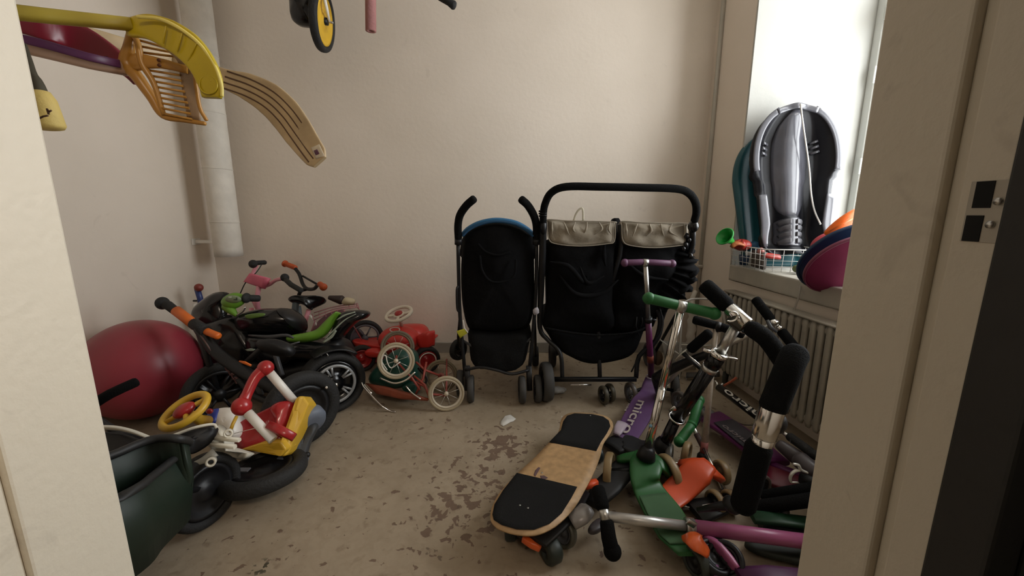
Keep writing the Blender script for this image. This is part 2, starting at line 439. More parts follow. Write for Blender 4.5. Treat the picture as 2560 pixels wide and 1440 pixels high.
# wall with the doorway, and the corridor behind the camera
DL, DR = -.503, .380
Y0 = .30
struct('wall_front', MB().bb(-2.3, DL - .05, Y0, YD, 0, ZC), WALL)
struct('wall_front', MB().bb(DR + .05, 1.9, Y0, YD, 0, ZC), WALL)
struct('wall_front', MB().bb(DL - .05, DR + .05, Y0, YD, 2.15, ZC), WALL)
j = MB(); j.bb(DL - .05, DL, .357, YD + .004, 0, 2.12).bb(DL - .05, DL - .006, Y0, .357, 0, 2.12)
struct('trim_5', j, JAMB, bevel=.003)
j = MB(); j.bb(DR, DR + .05, .366, YD + .004, 0, 2.12).bb(DR + .009, DR + .05, .352, .366, 0, 2.12).bb(DR + .003, DR + .05, .3157, .352, 0, 2.12)
struct('trim_6', j, JAMB, bevel=.003)
struct('trim_7', MB().bb(DL - .05, DR + .05, Y0, YD + .004, 2.08, 2.15), JAMB)
# architrave and corridor side, their unlit shade painted as a dark colour
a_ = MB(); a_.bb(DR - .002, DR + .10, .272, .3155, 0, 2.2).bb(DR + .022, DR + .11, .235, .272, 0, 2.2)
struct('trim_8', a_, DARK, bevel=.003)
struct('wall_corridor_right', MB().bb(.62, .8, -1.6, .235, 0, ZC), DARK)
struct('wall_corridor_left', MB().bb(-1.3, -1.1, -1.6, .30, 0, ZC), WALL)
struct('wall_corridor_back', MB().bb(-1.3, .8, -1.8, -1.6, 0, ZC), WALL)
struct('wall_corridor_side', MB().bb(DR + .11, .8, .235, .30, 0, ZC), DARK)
# strike plate in the right jamb (two square holes)
t = thing('strike_plate', 'worn steel lock strike plate with two dark holes in the right door jamb', 'door hardware', X(2460, 520, DR + .002))
X0 = DR + .003
def jy(px, py): p = X(px, py, X0); return p
pa, pb = jy(2435, 455), jy(2525, 600)
pl_ = MB()
zt, zb = jy(2460, 452).z, jy(2450, 606).z
ya, yb = jy(2405, 520).y, jy(2520, 520).y
zm = (zt + zb) / 2
part('plate', MB().bb(X0 - .0012, X0 + .001, .3165, .343, zb, zt), mat('worn_painted_steel', (.44, .40, .33), .45, .2), t, bevel=.0005)
HOLE = mat('dark_hole', (.006, .006, .006), .9)
part('latch_hole', MB().bb(X0 - .0018, X0 - .0008, .3255, .3385, zm + .003, zt - .0005), HOLE, t)
part('bolt_hole', MB().bb(X0 - .0018, X0 - .0008, .3285, .341, zb + .0005, zm - .003), HOLE, t)
part('screw', MB().lathe([(0, .0), (.003, 0), (.003, .002), (0, .0026)], (X0 - .0012, .3205, zm + .008), (-1, 0, 0), 12), SIL, t)
part('screw', MB().lathe([(0, .0), (.003, 0), (.003, .002), (0, .0026)], (X0 - .0012, .3225, zm - .010), (-1, 0, 0), 12), SIL, t)

# insulated down pipe in the left corner
PIPE = mat('white_pipe_wrap', (.62, .58, .51), .7, bump=.25, bscale=25)
b0 = W(573, 640, 2.62); pr = .080
pcx = -1.86
t = thing('pipe', 'thick white wrapped vertical pipe ending above the bikes in the left corner', 'pipe', (b0.x, b0.y, b0.z))
pp = MB(); zz = [b0.z + (ZC - .01 - b0.z) * i / 40 for i in range(41)]
prof = [(pr * .90, 0.0), (pr, 0.0)] + [(pr * (1 + .008 * math.sin(i * 2.7)), z - b0.z) for i, z in enumerate(zz) if i] + [(pr * .90, ZC - .01 - b0.z)]
pp.lathe(prof, b0, (0, 0, 1), 36, closed=True)
part('pipe_wrap', pp, PIPE, t)
for k in range(6):
    z = b0.z + .22 + k * .33
    part('tape_band', MB().lathe([(pr * 1.00, -.004), (pr * 1.018, -.003), (pr * 1.018, .003), (pr * 1.00, .004)], (b0.x, b0.y, z), (.03, .02, 1), 36, closed=True), PIPE, t)
zb_ = W(510, 604, 2.62).z
part('bracket', MB().bb(XL + .001, b0.x - pr * .6, b0.y - .012, b0.y + .012, zb_ - .010, zb_ + .010).bb(XL + .001, XL + .008, b0.y - .035, b0.y + .035, zb_ - .02, zb_ + .02), WHT, t, bevel=.002)

# heating pipes in the right corner
for i, (px, r, top) in enumerate(((1752, .013, 1), (1772, .021, 1))):
    p = W(px, 650, 2.69)
    t = thing('heating_pipe', ('thin' if i == 0 else 'thicker') + ' cream painted riser pipe in the corner left of the window, ' + ('nearer the strollers' if i == 0 else 'nearer the window recess'), 'pipe', (p.x, p.y, 0), 'riser pipes in the corner')
    part('tube', MB().tube([(p.x, p.y, 0), (p.x, p.y, ZC - .005)], r, 16), SILL, t)
    part('collar', MB().lathe([(r * 1.5, -.01), (r * 1.6, 0), (r * 1.5, .01)], (p.x, p.y, .68 if i else .64), (0, 0, 1), 20), SILL, t)
p = W(1728, 830, 2.62)
t = thing('insulated_pipe', 'short lumpy wrapped pipe low in the corner behind the double stroller', 'pipe', (p.x, p.y, 0))
part('tube', MB().tube([(p.x, p.y, 0.0)] + [(p.x + .004 * math.sin(k * 2), p.y, .03 + k * .027) for k in range(13)] + [(p.x, p.y + .03, .42), (p.x + .03, p.y + .05, .47)], [.02] + [.024 + .006 * (k % 2) for k in range(13)] + [.015, .015], 14), PIPE, t)

# radiator below the sill
RADM = mat('radiator_paint', (.32, .29, .235), .45)
t = thing('radiator', 'cream column radiator under the window sill with many vertical fins', 'radiator', (1.31, 1.6, 0))
rt, rb_ = .555, .10
ry = [2.22 - .041 * i for i in range(28)]
for i, y in enumerate(ry):
    x1 = xw(y) - .095
    f = MB()
    f.rs([(x1, y, rb_), (x1, y, rb_ + .02), (x1, y, rt - .02), (x1, y, rt)], [.022, .028, .028, .022], [.012, .022, .022, .012], (1, 0, 0), 10, 3)
    f.rs([(x1 + .05, y, rb_), (x1 + .05, y, rt)], .028, .022, (1, 0, 0), 10, 3)
    part('fin', f, RADM, t)
def rl(z, x_): return [(xw(ry[0]) + x_, ry[0] + .02, z), (xw(ry[-1]) + x_, ry[-1] - .02, z)]
hd = MB().tube(rl(rt - .025, -.07), .026, 12).tube(rl(rb_ + .03, -.07), .026, 12)
part('header_pipe', hd, RADM, t)
part('top_grille', MB().rs(rl(rt + .004, -.07), .075, .012, (0, 0, 1)), RADM, t)
part('wall_bracket', MB().box((xw(2.0) - .03, 2.0, .3), .06, .03, .3), RADM, t)
part('feed_pipe', MB().tube([(xw(2.2) - .06, 2.24, .14), (xw(2.2) - .06, 2.34, .14), (1.25, 2.55, .13), W(1752, 650, 2.69) * 1], .010, 10, smooth=0) if 0 else MB().tube([(xw(2.2) - .06, 2.22, .14), (xw(2.2) - .06, 2.36, .14), (1.24, 2.6, .13)], .010, 10), RADM, t)
# cable hanging from the sill
c0 = X(2000, 700, 1.385); 
part('cable', MB().tube([X(2003, 640, 1.42), X(2001, 690, 1.36), X(1999, 730, 1.30), X(1985, 775, 1.27), X(1967, 800, 1.25), X(1962, 900, 1.25), X(1966, 985, 1.24)], .0035, 8, smooth=5), mat('grey_cable', (.28, .25, .21), .5), None,
     label='thin grey cable hanging down from the sill over the radiator', cat='cable')

# ================================================================ HANGING STICKS, TOP LEFT
def blade(par, name, ctr, y, wpx, th, m, up=(0, -1, 0), smooth=6, e=5., n=20, label=None):
    """flat curved blade through pixel-ray points; widths given in pixels"""
    ys = y if isinstance(y, (list, tuple)) else [y] * len(ctr)
    P = [W(a, b, q) for (a, b), q in zip(ctr, ys)]
    ws = [k * (P[i] - V((0, 0, CAMZ))).dot(V((0, cp, -sp))) / 1000. for i, k in enumerate(wpx)]
    return part(name, MB().rs(P, ws, th, up, n, e, smooth=smooth), m, par, label=label)
# wooden hockey stick
WOODS = bpy.data.materials.new('laminated_wood'); WOODS.use_nodes = True
WOODM = mat('pale_birch_wood', (.42, .31, .175), .5, var=.14, vscale=25)
t = thing('hockey_stick', 'wooden ice hockey stick with dark striped blade hanging in front of the white pipe', 'hockey stick', W(560, 190, 1.02))
def offset_path(ctr, k):
    o = []
    for i, (x, y) in enumerate(ctr):
        a = ctr[max(0, i - 1)]; b = ctr[min(len(ctr) - 1, i + 1)]
        dx, dy = b[0] - a[0], b[1] - a[1]; L = math.hypot(dx, dy)
        o.append((x - dy / L * k, y + dx / L * k))
    return o
ctr = [(430, 148), (560, 197), (620, 218), (672, 247), (712, 285), (745, 330), (772, 368), (790, 392), (800, 406)]
wd = [42, 48, 66, 80, 84, 80, 70, 62, 40]
yy = [1.00, 1.02, 1.03, 1.035, 1.03, 1.02, 1.0, .99, .985]
b_ = blade(t, 'blade', ctr, yy, wd, .009, WOODM)
DWD = mat('dark_glue_line', (.075, .035, .015), .55)
for k in (-25, -9, 7, 23):
    pth = offset_path(ctr, -k * .9)[1:-1]
    pth[-1] = (pth[-1][0], pth[-1][1])
    P = [W(a, b, q - .0048) for (a, b), q in zip(pth, yy[1:])]
    part('stripe', MB().rs(P, .0032, .0012, (0, -1, 0), 8, 4, smooth=6), DWD, b_)
ed = offset_path(ctr[2:], -1)
# sticker with bars
o_s = (795, 378); ST = mat('paper_label', (.60, .52, .40), .6)
yS = .985
def flatq(name, pts, m, par, th=.0008, label=None):
    P = [V(p) for p in pts]; n_ = (P[1] - P[0]).cross(P[-1] - P[0]).normalized()
    if n_.y > 0: n_ = -n_
    return part(name, MB().slab(P, n_, th, rings=2), m, par, label=label)
stk = flatq('price_sticker', WL([(777, 369, .988), (798, 360, .984), (811, 389, .979), (790, 398, .983)]), ST, b_, label='small printed price sticker near the blade tip')
for k in range(5):
    a = .16 + k * .13
    p0 = V((782, 374, 0)).lerp(V((791, 392, 0)), a); 
    flatq('printed_bar', WL([(p0.x, p0.y, .982), (p0.x + 9, p0.y - 4, .981), (p0.x + 10, p0.y - 2.2, .981), (p0.x + 1, p0.y + 1.8, .982)]), mat('purple_print', (.12, .04, .09), .6), b_)
part('shaft', MB().rs(WL([(430, 148, 1.0), (250, 96, .93), (60, 45, .83), (-60, 8, .78)]), .030, .02, (0, -1, 0), 12, 5), WOODM, t)

# yellow plastic hockey stick
TRY = mat('bright_yellow_plastic', (.46, .34, .010), .34)
t = thing('toy_hockey_stick', 'bright yellow plastic toy hockey stick with ribbed curved blade, topmost of the hanging sticks', 'hockey stick', W(340, 70, .80))
b_ = blade(t, 'blade', [(322, 70), (372, 68), (425, 88), (470, 118), (505, 160), (525, 205), (530, 245)], [.80, .79, .785, .78, .775, .775, .775], [40, 58, 72, 74, 68, 62, 44], .012, TRY)
for a_, c_ in (((415, 66), (408, 108)), ((455, 84), (443, 128)), ((492, 108), (470, 152)), ((512, 150), (486, 170)), ((540, 180), (502, 190)), ((548, 200), (508, 206))):
    m_ = ((a_[0] + c_[0]) / 2, (a_[1] + c_[1]) / 2)
    part('rib', MB().tube(WL([(a_[0], a_[1], .7715), (m_[0], m_[1], .7700), (c_[0], c_[1], .7715)]), .0014, 8, dome=True), TRY, b_)
part('rim', MB().tube([W(a, b, .772) for a, b in [(345, 42), (400, 48), (455, 75), (503, 115), (537, 165), (553, 210), (555, 240)]], .003, 8, dome=True, smooth=6), mat('pale_yellow_edge', (.72, .60, .15), .4), b_)
c_ = W(521, 212, .768)
part('embossed_ring', MB().tube(ringpts(c_, (.016, 0, 0), (0, .002, .0155), 32), .0012, 8, loop=True), TRY, b_)
part('shaft', MB().rs(WL([(330, 61, .795), (220, 50, .76), (120, 40, .72), (-60, 20, .66)]), .021, .019, (0, -1, 0), 14, 3.), mat('dull_yellow_plastic', (.42, .32, .04), .45), t)

# orange floorball stick with slotted blade
OY = mat('amber_translucent_plastic', (.44, .21, .035), .35, trans=.15)
GYA = mat('taupe_plastic', (.36, .25, .16), .4, trans=.1)
t = thing('floorball_stick', 'orange floorball stick with slotted blade and dark patterned shaft, below the yellow stick', 'floorball stick', W(320, 165, .84))
yb = .835
fr_ = MB()
fr_.tube(WL([(327, 80, .83), (322, 120, .83), (318, 160, .835), (345, 195, .835), (380, 245, .84), (408, 288, .84), (460, 300, .845), (512, 309, .85)]), [.006, .009, .013, .011, .009, .007, .005, .004], 10, smooth=5, dome=True)
fr_.tube(WL([(330, 80, .83), (345, 110, .825), (356, 160, .825), (385, 210, .83), (410, 288, .835)]), [.005, .005, .006, .005, .004], 10, smooth=5)
fr_.rs(WL([(312, 168, .84), (345, 155, .83), (400, 158, .83), (470, 175, .84)]), [.022, .03, .018, .014], .012, (0, -1, 0), 12, 3, smooth=4)
b_ = part('blade', fr_, OY, t)
part('edge_band', MB().rs(WL([(420, 118, .835), (455, 145, .84), (470, 180, .845), (478, 230, .85), (485, 300, .855)]), [.012, .022, .032, .034, .026], .006, (0, -1, 0), 12, 4, smooth=5), GYA, b_)
part('edge_rim', MB().tube(WL([(452, 130, .832), (484, 165, .835), (490, 215, .84), (500, 270, .845), (516, 300, .85)]), .0035, 8, smooth=5, dome=True), OY, b_)
n_sl = 13
for i in range(n_sl):
    k = i / (n_sl - 1)
    if k < .32:
        a_ = V((340 + 14 * k * 3, 84 + 62 * k * 3, 0)); c_ = V((405 + 45 * k * 3, 108 + 45 * k * 3, 0))
    else:
        q = (k - .32) / .68
        a_ = V((362 + 48 * q, 172 + 112 * q, 0)); c_ = V((450 + 30 * q, 186 + 112 * q, 0))
    part('slat', MB().tube(WL([(a_.x, a_.y, .832), (c_.x, c_.y, .842)]), .0022, 8), OY, b_)
for (x_, y_) in ((397, 150), (398, 163)):
    part('screw', MB().ell(W(x_, y_, .820), (.004, .002, .003), n=12, m=8), mat('brown_metal', (.10, .03, .01), .5, .5), b_)
sh = part('shaft', MB().rs(WL([(318, 172, .835), (220, 153, .80), (120, 128, .765), (-60, 85, .70)]), .026, .022, (0, -1, 0), 14, 3.), mat('pale_skin_plastic', (.50, .33, .24), .45), t)
part('printed_band', MB().rs(WL([(300, 160, .818), (220, 142, .785), (120, 113, .745), (-60, 68, .68)]), .014, .006, (0, -1, 0), 10, 4.), mat('dark_purple_print', (.09, .02, .07), .4), sh)
for i, (x_, y_) in enumerate(((95, 105), (112, 112), (178, 130), (225, 142), (262, 149))):
    part('printed_mark', MB().box(W(x_, y_, .735 + .0004 * (x_ - 60)), .011, .003, .011), mat('dark_print', (.03, .008, .03), .5), sh)

# red stick
REDD = mat('dark_red_plastic', (.15, .005, .016), .35)
t = thing('red_hockey_stick', 'dark red plastic hockey stick blade crossing behind the orange stick', 'hockey stick', W(200, 80, .90))
blade(t, 'blade', [(40, 46), (100, 60), (165, 80), (225, 108), (280, 142), (322, 178), (344, 208)], [.80, .82, .85, .87, .88, .89, .895], [64, 72, 70, 62, 50, 36, 18], .010, REDD)
part('shaft', MB().rs(WL([(45, 45, .80), (-20, 22, .78), (-120, -10, .74)]), .04, .02, (0, -1, 0), 14, 4.), REDD, t)

# yellow thing on a dark cord
t = thing('yellow_foam_float', 'small pale yellow foam piece with brown scribbles hanging beside the left door jamb', 'toy', W(118, 330, .66))
YF = mat('pale_yellow_foam', (.62, .46, .14), .7, bump=.3)
part('body', MB().lathe([(.004, .0), (.016, .001), (.0185, .005), (.0175, .025), (.0165, .043), (.012, .055), (.004, .058)], W(127, 324, .66), W(100, 236, .66) - W(127, 324, .66), 24), YF, t)
part('cord', MB().tube(WL([(102, 240, .66), (92, 205, .66), (80, 185, .665), (72, 150, .67), (60, 110, .675)]), [.010, .007, .006, .004, .003], 8, smooth=4), mat('olive_cord', (.06, .05, .03), .8), t)
for P_ in ([(98, 296), (108, 291), (120, 289)], [(117, 272), (123, 280), (128, 276)], [(118, 274), (122, 286)]):
    part('scribble', MB().tube([W(a, b, .637) for a, b in P_], .0013, 6), mat('brown_ink', (.07, .03, .01), .7), t)

# ================================================================ THINGS HANGING HIGH ON THE BACK WALL
t = thing('hanging_balance_bike', 'balance bike with yellow rimmed wheel and black seat hanging high on the back wall', 'bicycle', W(790, 60, 2.35))
wc = W(806, 52, 2.33)
ax_ = V((.985, .10, -.13))
w_ = wheel(t, wc, ax_, .148, .042, RUB, mat('yellow_rim', (.70, .42, .02), .45), spokes=0, sec=.034)
part('hub', MB().lathe([(.0, .03), (.018, .028), (.02, -.028), (0, -.03)], wc, ax_, 16), BLK, t)
part('seat', MB().slab(WL([(725, -60, 2.4), (722, 20, 2.4), (728, 48, 2.4), (752, 60, 2.4), (780, 52, 2.4), (788, -10, 2.4), (780, -60, 2.4)]), (0, -1, 0), .06, bulge=.05, back=.03, smooth=5), BLKG, t)
fm = MB().tube([wc + ax_ * .035, W(815, 15, 2.28), W(800, -50, 2.3), W(795, -120, 2.34)], [.006, .009, .010, .012], 10, smooth=4)
fm.tube([wc - ax_ * .035, W(790, 15, 2.37), W(790, -60, 2.38)], [.006, .009, .010], 10, smooth=4)
part('fork', fm, WHT, t)
part('frame_bar', MB().rs(WL([(752, 0, 2.38), (785, 55, 2.36)]), .03, .02, (0, -1, 0)), BLK, t)
part('frame_bar', MB().tube(WL([(795, -120, 2.34), (740, -90, 2.40), (735, -40, 2.4)]), .012, 10), BLK, t)
part('axle_nut', MB().tube([wc + ax_ * .02, wc + ax_ * .052], .006, 8, dome=True), SIL, t)
t = thing('pink_pole', 'short pink foam-covered pole end hanging from the top of the back wall', 'pole', W(925, 80, 2.3))
pt = W(927, 78, 2.3); pu = W(924, -300, 2.3)
part('tube', MB().lathe([(.012, .0), (.027, .0), (.027, (pu - pt).length), (.012, (pu - pt).length)], pt, pu - pt, 24, closed=True), mat('dusty_pink_foam', (.42, .19, .18), .8, bump=.3, bscale=90), t)
part('inner_tube', MB().tube([pt + (pu - pt) * .02, pu], .0125, 14), mat('maroon_plastic', (.09, .02, .02), .6), t)
t = thing('hanging_handlebar', 'black handlebar grip poking down from above near the top of the picture', 'handlebar', W(1120, 10, 2.3))
part('grip', MB().tube(WL([(1070, -28, 2.3), (1100, -6, 2.3), (1122, 6, 2.3), (1134, 13, 2.3)]), [.013, .015, .016, .022], 14, dome=True), RUB, t)
part('bar', MB().tube(WL([(1072, -28, 2.3), (1000, -80, 2.32), (960, -200, 2.34)]), .011, 12), BLK, t)

# ================================================================ LEFT HEAP
# red exercise ball with black object against it
t = None
bc = W(357, 927, 1.86); R_ = .243; bc.z = max(bc.z, .243)
BALL = mat('raspberry_rubber', (.27, .030, .045), .36, var=.10, vscale=3)
b_ = part('exercise_ball', MB().ell(bc, (R_, R_, R_ * .985), n=64, m=40), BALL, None, label='big raspberry red rubber exercise ball between the left jamb and the black bikes', cat='ball')
b_.location.z = b_.location.z
part('valve', MB().lathe([(0, .004), (.010, .004), (.012, 0), (.012, -.004)], bc + V((.25, -.95, .1)).normalized() * R_, V((.25, -.95, .1)), 16), BALL, b_) if 0 else None

# pink children's bicycle
t = thing('pink_bicycle', 'pink childrens bicycle with pink handlebar plate and wire carrier against the back wall', 'bicycle', W(760, 930, 2.45) * 1)
t.location.z = 0
hs = MB().tube(WL([(642, 662, 2.47), (632, 690, 2.45), (650, 716, 2.44), (672, 712, 2.42), (690, 700, 2.38), (712, 696, 2.34)]), .011, 12, smooth=4)
part('handlebar', hs, PNK, t)
g = part('grip', MB().tube(WL([(628, 658, 2.47), (662, 656, 2.55)]), .0145, 14, dome=True), RUB, t); part('grip_end', MB().ell(W(633, 660, 2.46), .026, n=16, m=10), RUB, g)
g = part('grip', MB().tube(WL([(710, 695, 2.34), (728, 712, 2.26), (752, 726, 2.18)]), .0145, 14, dome=True), RUB, t); part('grip_end', MB().ell(W(712, 694, 2.33), .024, n=16, m=10), RUB, g)
part('handlebar_pad', MB().slab(WL([(622, 682, 2.40), (672, 695, 2.38), (658, 722, 2.38), (606, 704, 2.40)]), (0, -1, .3), .03, bulge=.006, smooth=0), PNKD, t)
part('brake_cable', MB().tube(WL([(655, 660, 2.46), (640, 682, 2.42), (615, 705, 2.40), (600, 735, 2.40)]), .003, 6, smooth=4), BLK, t)
part('stem', MB().tube(WL([(648, 712, 2.40), (642, 745, 2.40), (648, 800, 2.42)]), .014, 12), PNK, t)
fr = MB().tube(WL([(632, 745, 2.42), (660, 790, 2.42), (745, 850, 2.43)]), .015, 12, smooth=3)
fr.tube(WL([(628, 770, 2.42), (650, 840, 2.42), (748, 880, 2.43)]), .013, 12, smooth=3)
fr.tube(WL([(772, 775, 2.43), (757, 820, 2.43), (742, 880, 2.43)]), .014, 12)
part('frame', fr, PNK, t)
part('chain_stay', MB().tube(WL([(775, 788, 2.41), (795, 818, 2.45), (880, 862, 2.52)]), .007, 10), WHT, t)
rk = MB()
for k in range(3):
    rk.tube(WL([(785, 800 - k * 9, 2.36 + .05 * k), (840, 776 - k * 5, 2.36 + .05 * k), (895, 768 - k * 4, 2.36 + .06 * k)]), .0032, 8, smooth=3)
rk.tube(WL([(785, 802, 2.36), (780, 785, 2.48)]), .0032, 8).tube(WL([(895, 767, 2.36), (892, 758, 2.48)]), .0032, 8)
for k in range(7):
    x_ = 800 + k * 15; rk.tube(WL([(x_, 796 - k * 4.5, 2.37), (x_ - 3, 781 - k * 3.5, 2.47)]), .0022, 6)
rk.tube(WL([(788, 802, 2.38), (770, 850, 2.50)]), .004, 8).tube(WL([(860, 775, 2.38), (905, 850, 2.55)]), .004, 8)
rk.tube(WL([(893, 758, 2.48), (899, 775, 2.48), (893, 768, 2.38)]), .003, 8)
part('carrier', rk, mat('pink_coated_wire', (.52, .24, .27), .45), t)
wheel(t, W(912, 845, 2.62), (.45, -.9, 0), .125, .036, RUB, GRYP, spokes=6, sec=.03)
part('wheel_disc', MB().lathe([(.085, .004), (.085, -.004), (0, -.004), (0, .004)], W(880, 848, 2.60), (.45, -.9, 0), 24), mat('mauve_plastic', (.12, .10, .11), .6), t)
wheel(t, W(600, 850, 2.45), (.3, -.95, 0), .14, .036, RUB, SIL, spokes=8, sec=.03)
part('rear_mudguard', MB().slab(WL([(770, 845, 2.44), (795, 802, 2.44), (840, 775, 2.44), (870, 790, 2.44), (835, 802, 2.44), (800, 845, 2.44)]), (0, -1, 0), .03, bulge=.01, smooth=3), mat('dusty_pink_plastic', (.22, .11, .13), .5), t)
sd = MB(); s0, s1 = W(824, 744, 2.46), W(889, 757, 2.46)
part('toy_cone', MB().tube([s0, s0.lerp(s1, .45)], [.014, .030], 16, dome=True), mat('dark_brown_plastic', (.035, .020, .018), .5), t, label='dark brown nose of the small saddle')
part('toy_cone_top', MB().ell(s0.lerp(s1, .72), (.046, .03, .024), n=24, m=14, fn=lambda x, y, z: 1 + .06 * math.sin(5 * x + 3 * z)), mat('pale_cream_plastic', (.52, .45, .30), .5), t, label='cream swelling behind the dark nose')

# bicycle with orange grips
t = thing('black_bicycle', 'small bicycle with black handlebar, orange grips and black saddle leaning by the back wall', 'bicycle', (W(770, 900, 2.55).x, 2.5, 0))
hb = MB().tube(WL([(735, 668, 2.68), (748, 685, 2.66), (757, 710, 2.62), (768, 722, 2.58), (785, 722, 2.52), (795, 712, 2.47), (803, 712, 2.43)]), .0115, 12, smooth=4)
hb.tube(WL([(757, 690, 2.65), (795, 712, 2.50)]), .007, 10)
hb.tube(WL([(768, 722, 2.58), (750, 730, 2.58), (744, 760, 2.58)]), .012, 12, smooth=3)
part('handlebar', hb, BLK, t)
OG = mat('burnt_orange_rubber', (.45, .075, .015), .6)
for a_, b2, e_ in ((( 712, 659, 2.72), (738, 669, 2.68), 1.3), ((809, 718, 2.40), (800, 710, 2.44), 1.35)):
    g = part('grip', MB().tube(WL([a_, b2]), .017, 14, dome=True), OG, t)
    part('grip_end', MB().lathe([(.005, .006), (.012, .006), (.023, .002), (.023, -.006), (.012, -.010)], W(*a_), W(*a_) - W(*b2), 18), OG, g)
part('saddle', MB().slab([W(*p) for p in [(719, 742, 2.40), (735, 737, 2.40), (765, 738, 2.42), (795, 738, 2.44), (809, 743, 2.46), (806, 752, 2.46), (785, 762, 2.42), (768, 768, 2.38), (755, 758, 2.38), (738, 752, 2.38), (720, 750, 2.38)]], (0, -.8, .6), .05, bulge=.02, back=.01, smooth=4), BLKG, t)
part('saddle_clamp', MB().tube(WL([(768, 764, 2.42), (780, 772, 2.42)]), .010, 10, dome=True), BLK, t)
part('seat_post', MB().tube(WL([(740, 752, 2.42), (736, 790, 2.44), (735, 830, 2.46)]), [.019, .021, .021], 12), mat('teal_grey_metal', (.085, .11, .13), .45), t)
part('frame', MB().tube(WL([(746, 765, 2.58), (752, 800, 2.56), (690, 860, 2.5)]), .016, 12), mat('teal_grey_metal', (.085, .11, .13), .45), t)
wheel(t, W(745, 880, 2.6), (.3, -.95, 0), .15, .04, RUB, GRYP, spokes=8, sec=.034)
wheel(t, W(690, 875, 2.5), (.3, -.95, 0), .15, .04, RUB, GRYP, spokes=8, sec=.034) if 0 else None

# blue handle with red end
t = thing('blue_toy_handle', 'blue tube handle with red knob standing behind the dark windshield at the left wall', 'toy', (W(505, 800, 2.4).x, 2.4, 0))
part('tube', MB().tube([W(493, 722, 2.4), W(500, 745, 2.4), W(506, 775, 2.4), V((W(506, 775, 2.4).x, 2.42, .02))], .016, 14), mat('navy_plastic', (.02, .04, .16), .4), t)
part('knob', MB().ell(W(497, 719, 2.39), .024, n=18, m=12), mat('dull_red_plastic', (.20, .03, .02), .5), t)
part('lever', MB().tube(WL([(484, 752, 2.4), (500, 752, 2.4)]), .006, 8, dome=True), BLK, t)
part('fork_block', MB().ell(W(495, 768, 2.4), (.025, .03, .03)), WHT, t)

# ---- ride-on motorcycle, black and lime
t = thing('toy_motorcycle', 'black and lime green childrens ride-on motorcycle with dark windshield', 'ride-on toy', (-1.1, 1.98, 0))
part('windshield', MB().slab(WL([(474, 792, 2.05), (480, 770, 2.05), (502, 750, 2.05), (530, 733, 2.05), (556, 730, 2.05), (567, 738, 2.04), (556, 760, 2.03), (560, 785, 2.02), (545, 812, 2.0), (500, 820, 2.0), (478, 812, 2.03)]), (0, -1, .2), .03, bulge=.03, back=.05, smooth=4), BLKG, t)
part('fairing', MB().slab(WL([(480, 810, 2.02), (520, 800, 2.0), (560, 790, 1.98), (595, 800, 1.98), (615, 835, 1.96), (640, 880, 1.96), (600, 930, 1.96), (540, 930, 1.97), (500, 880, 1.98)]), (0, -1, .1), .16, bulge=.05, back=.04, smooth=4, wr=.02), BLKG, t)
d_ = MB().ell(W(584, 752, 1.98), (.064, .045, .036), axes=(V((1, 0, .08)), V((0, .8, .5)), V((0, -.45, .85))), fn=lambda x, y, z: 1 + .05 * math.cos(4 * x))
d_.tube(WL([(570, 765, 1.98), (578, 775, 1.96), (590, 787, 1.95)]), [.030, .022, .011], 12, smooth=3, dome=True)
ds = part('dashboard', d_, GRNM, t)
part('display', MB().ell(W(583, 748, 1.945), (.040, .012, .020), n=24, m=10), mat('display_grey_green', (.16, .20, .12), .3), ds)
part('display_digit', MB().box(W(575, 743, 1.935), .013, .003, .006), mat('pale_digit', (.5, .55, .45), .4), ds)
part('display_digit', MB().box(W(586, 749, 1.935), .018, .003, .006), mat('dark_digit', (.03, .05, .03), .4), ds)
part('display_digit', MB().box(W(592, 747, 1.935), .004, .003, .014), mat('dark_digit', (.03, .05, .03), .4), ds)
part('lever_bracket', MB().tube(WL([(593, 787, 1.95), (608, 777, 1.95), (612, 768, 1.95)]), .006, 8, dome=True), SIL, t)
g = part('grip', MB().tube(WL([(612, 745, 1.99), (646, 746, 2.03)]), .0175, 16, dome=True), RUB, t)
part('grip_end', MB().ell(W(616, 745, 1.985), (.016, .03, .026), n=18, m=12), RUB, g)
part('tank', MB().slab(WL([(578, 800, 1.98), (600, 782, 1.98), (640, 772, 1.98), (680, 770, 1.98), (712, 771, 1.98), (738, 788, 1.98), (750, 805, 1.98), (745, 830, 1.98), (700, 840, 1.98), (640, 838, 1.98), (590, 832, 1.98)]), (0, -1, .3), .10, bulge=.07, back=.05, smooth=4), BLKG, t)
part('tank_stripe', MB().slab(WL([(612, 788, 1.905), (640, 783, 1.90), (662, 784, 1.90), (655, 791, 1.895), (620, 797, 1.90)]), (0, -1, .3), .004, bulge=.004, smooth=3), mat('dull_lime', (.09, .17, .03), .4), t)
part('seat_cover', MB().slab(WL([(690, 772, 1.97), (712, 772, 1.97), (738, 788, 1.97), (750, 806, 1.97), (746, 828, 1.97), (730, 815, 1.95), (712, 790, 1.96)]), (0, -1, .3), .08, bulge=.055, smooth=4), BLK, t)
part('seat', MB().rs(WL([(725, 848, 1.92), (748, 846, 1.92), (775, 842, 1.92), (800, 833, 1.93), (818, 815, 1.94), (832, 798, 1.95), (848, 782, 1.96)]), [.03, .042, .045, .044, .040, .03, .012], .07, (0, -.9, .45), 16, 2.6, smooth=5), GRNM, t)
part('tail', MB().slab(WL([(822, 835, 1.95), (835, 805, 1.95), (850, 782, 1.96), (880, 776, 1.97), (905, 777, 1.98), (916, 784, 1.98), (908, 796, 1.98), (885, 806, 1.97), (862, 826, 1.96), (840, 850, 1.95), (815, 850, 1.94)]), (0, -1, .2), .08, bulge=.03, back=.02, smooth=4), BLKG, t)
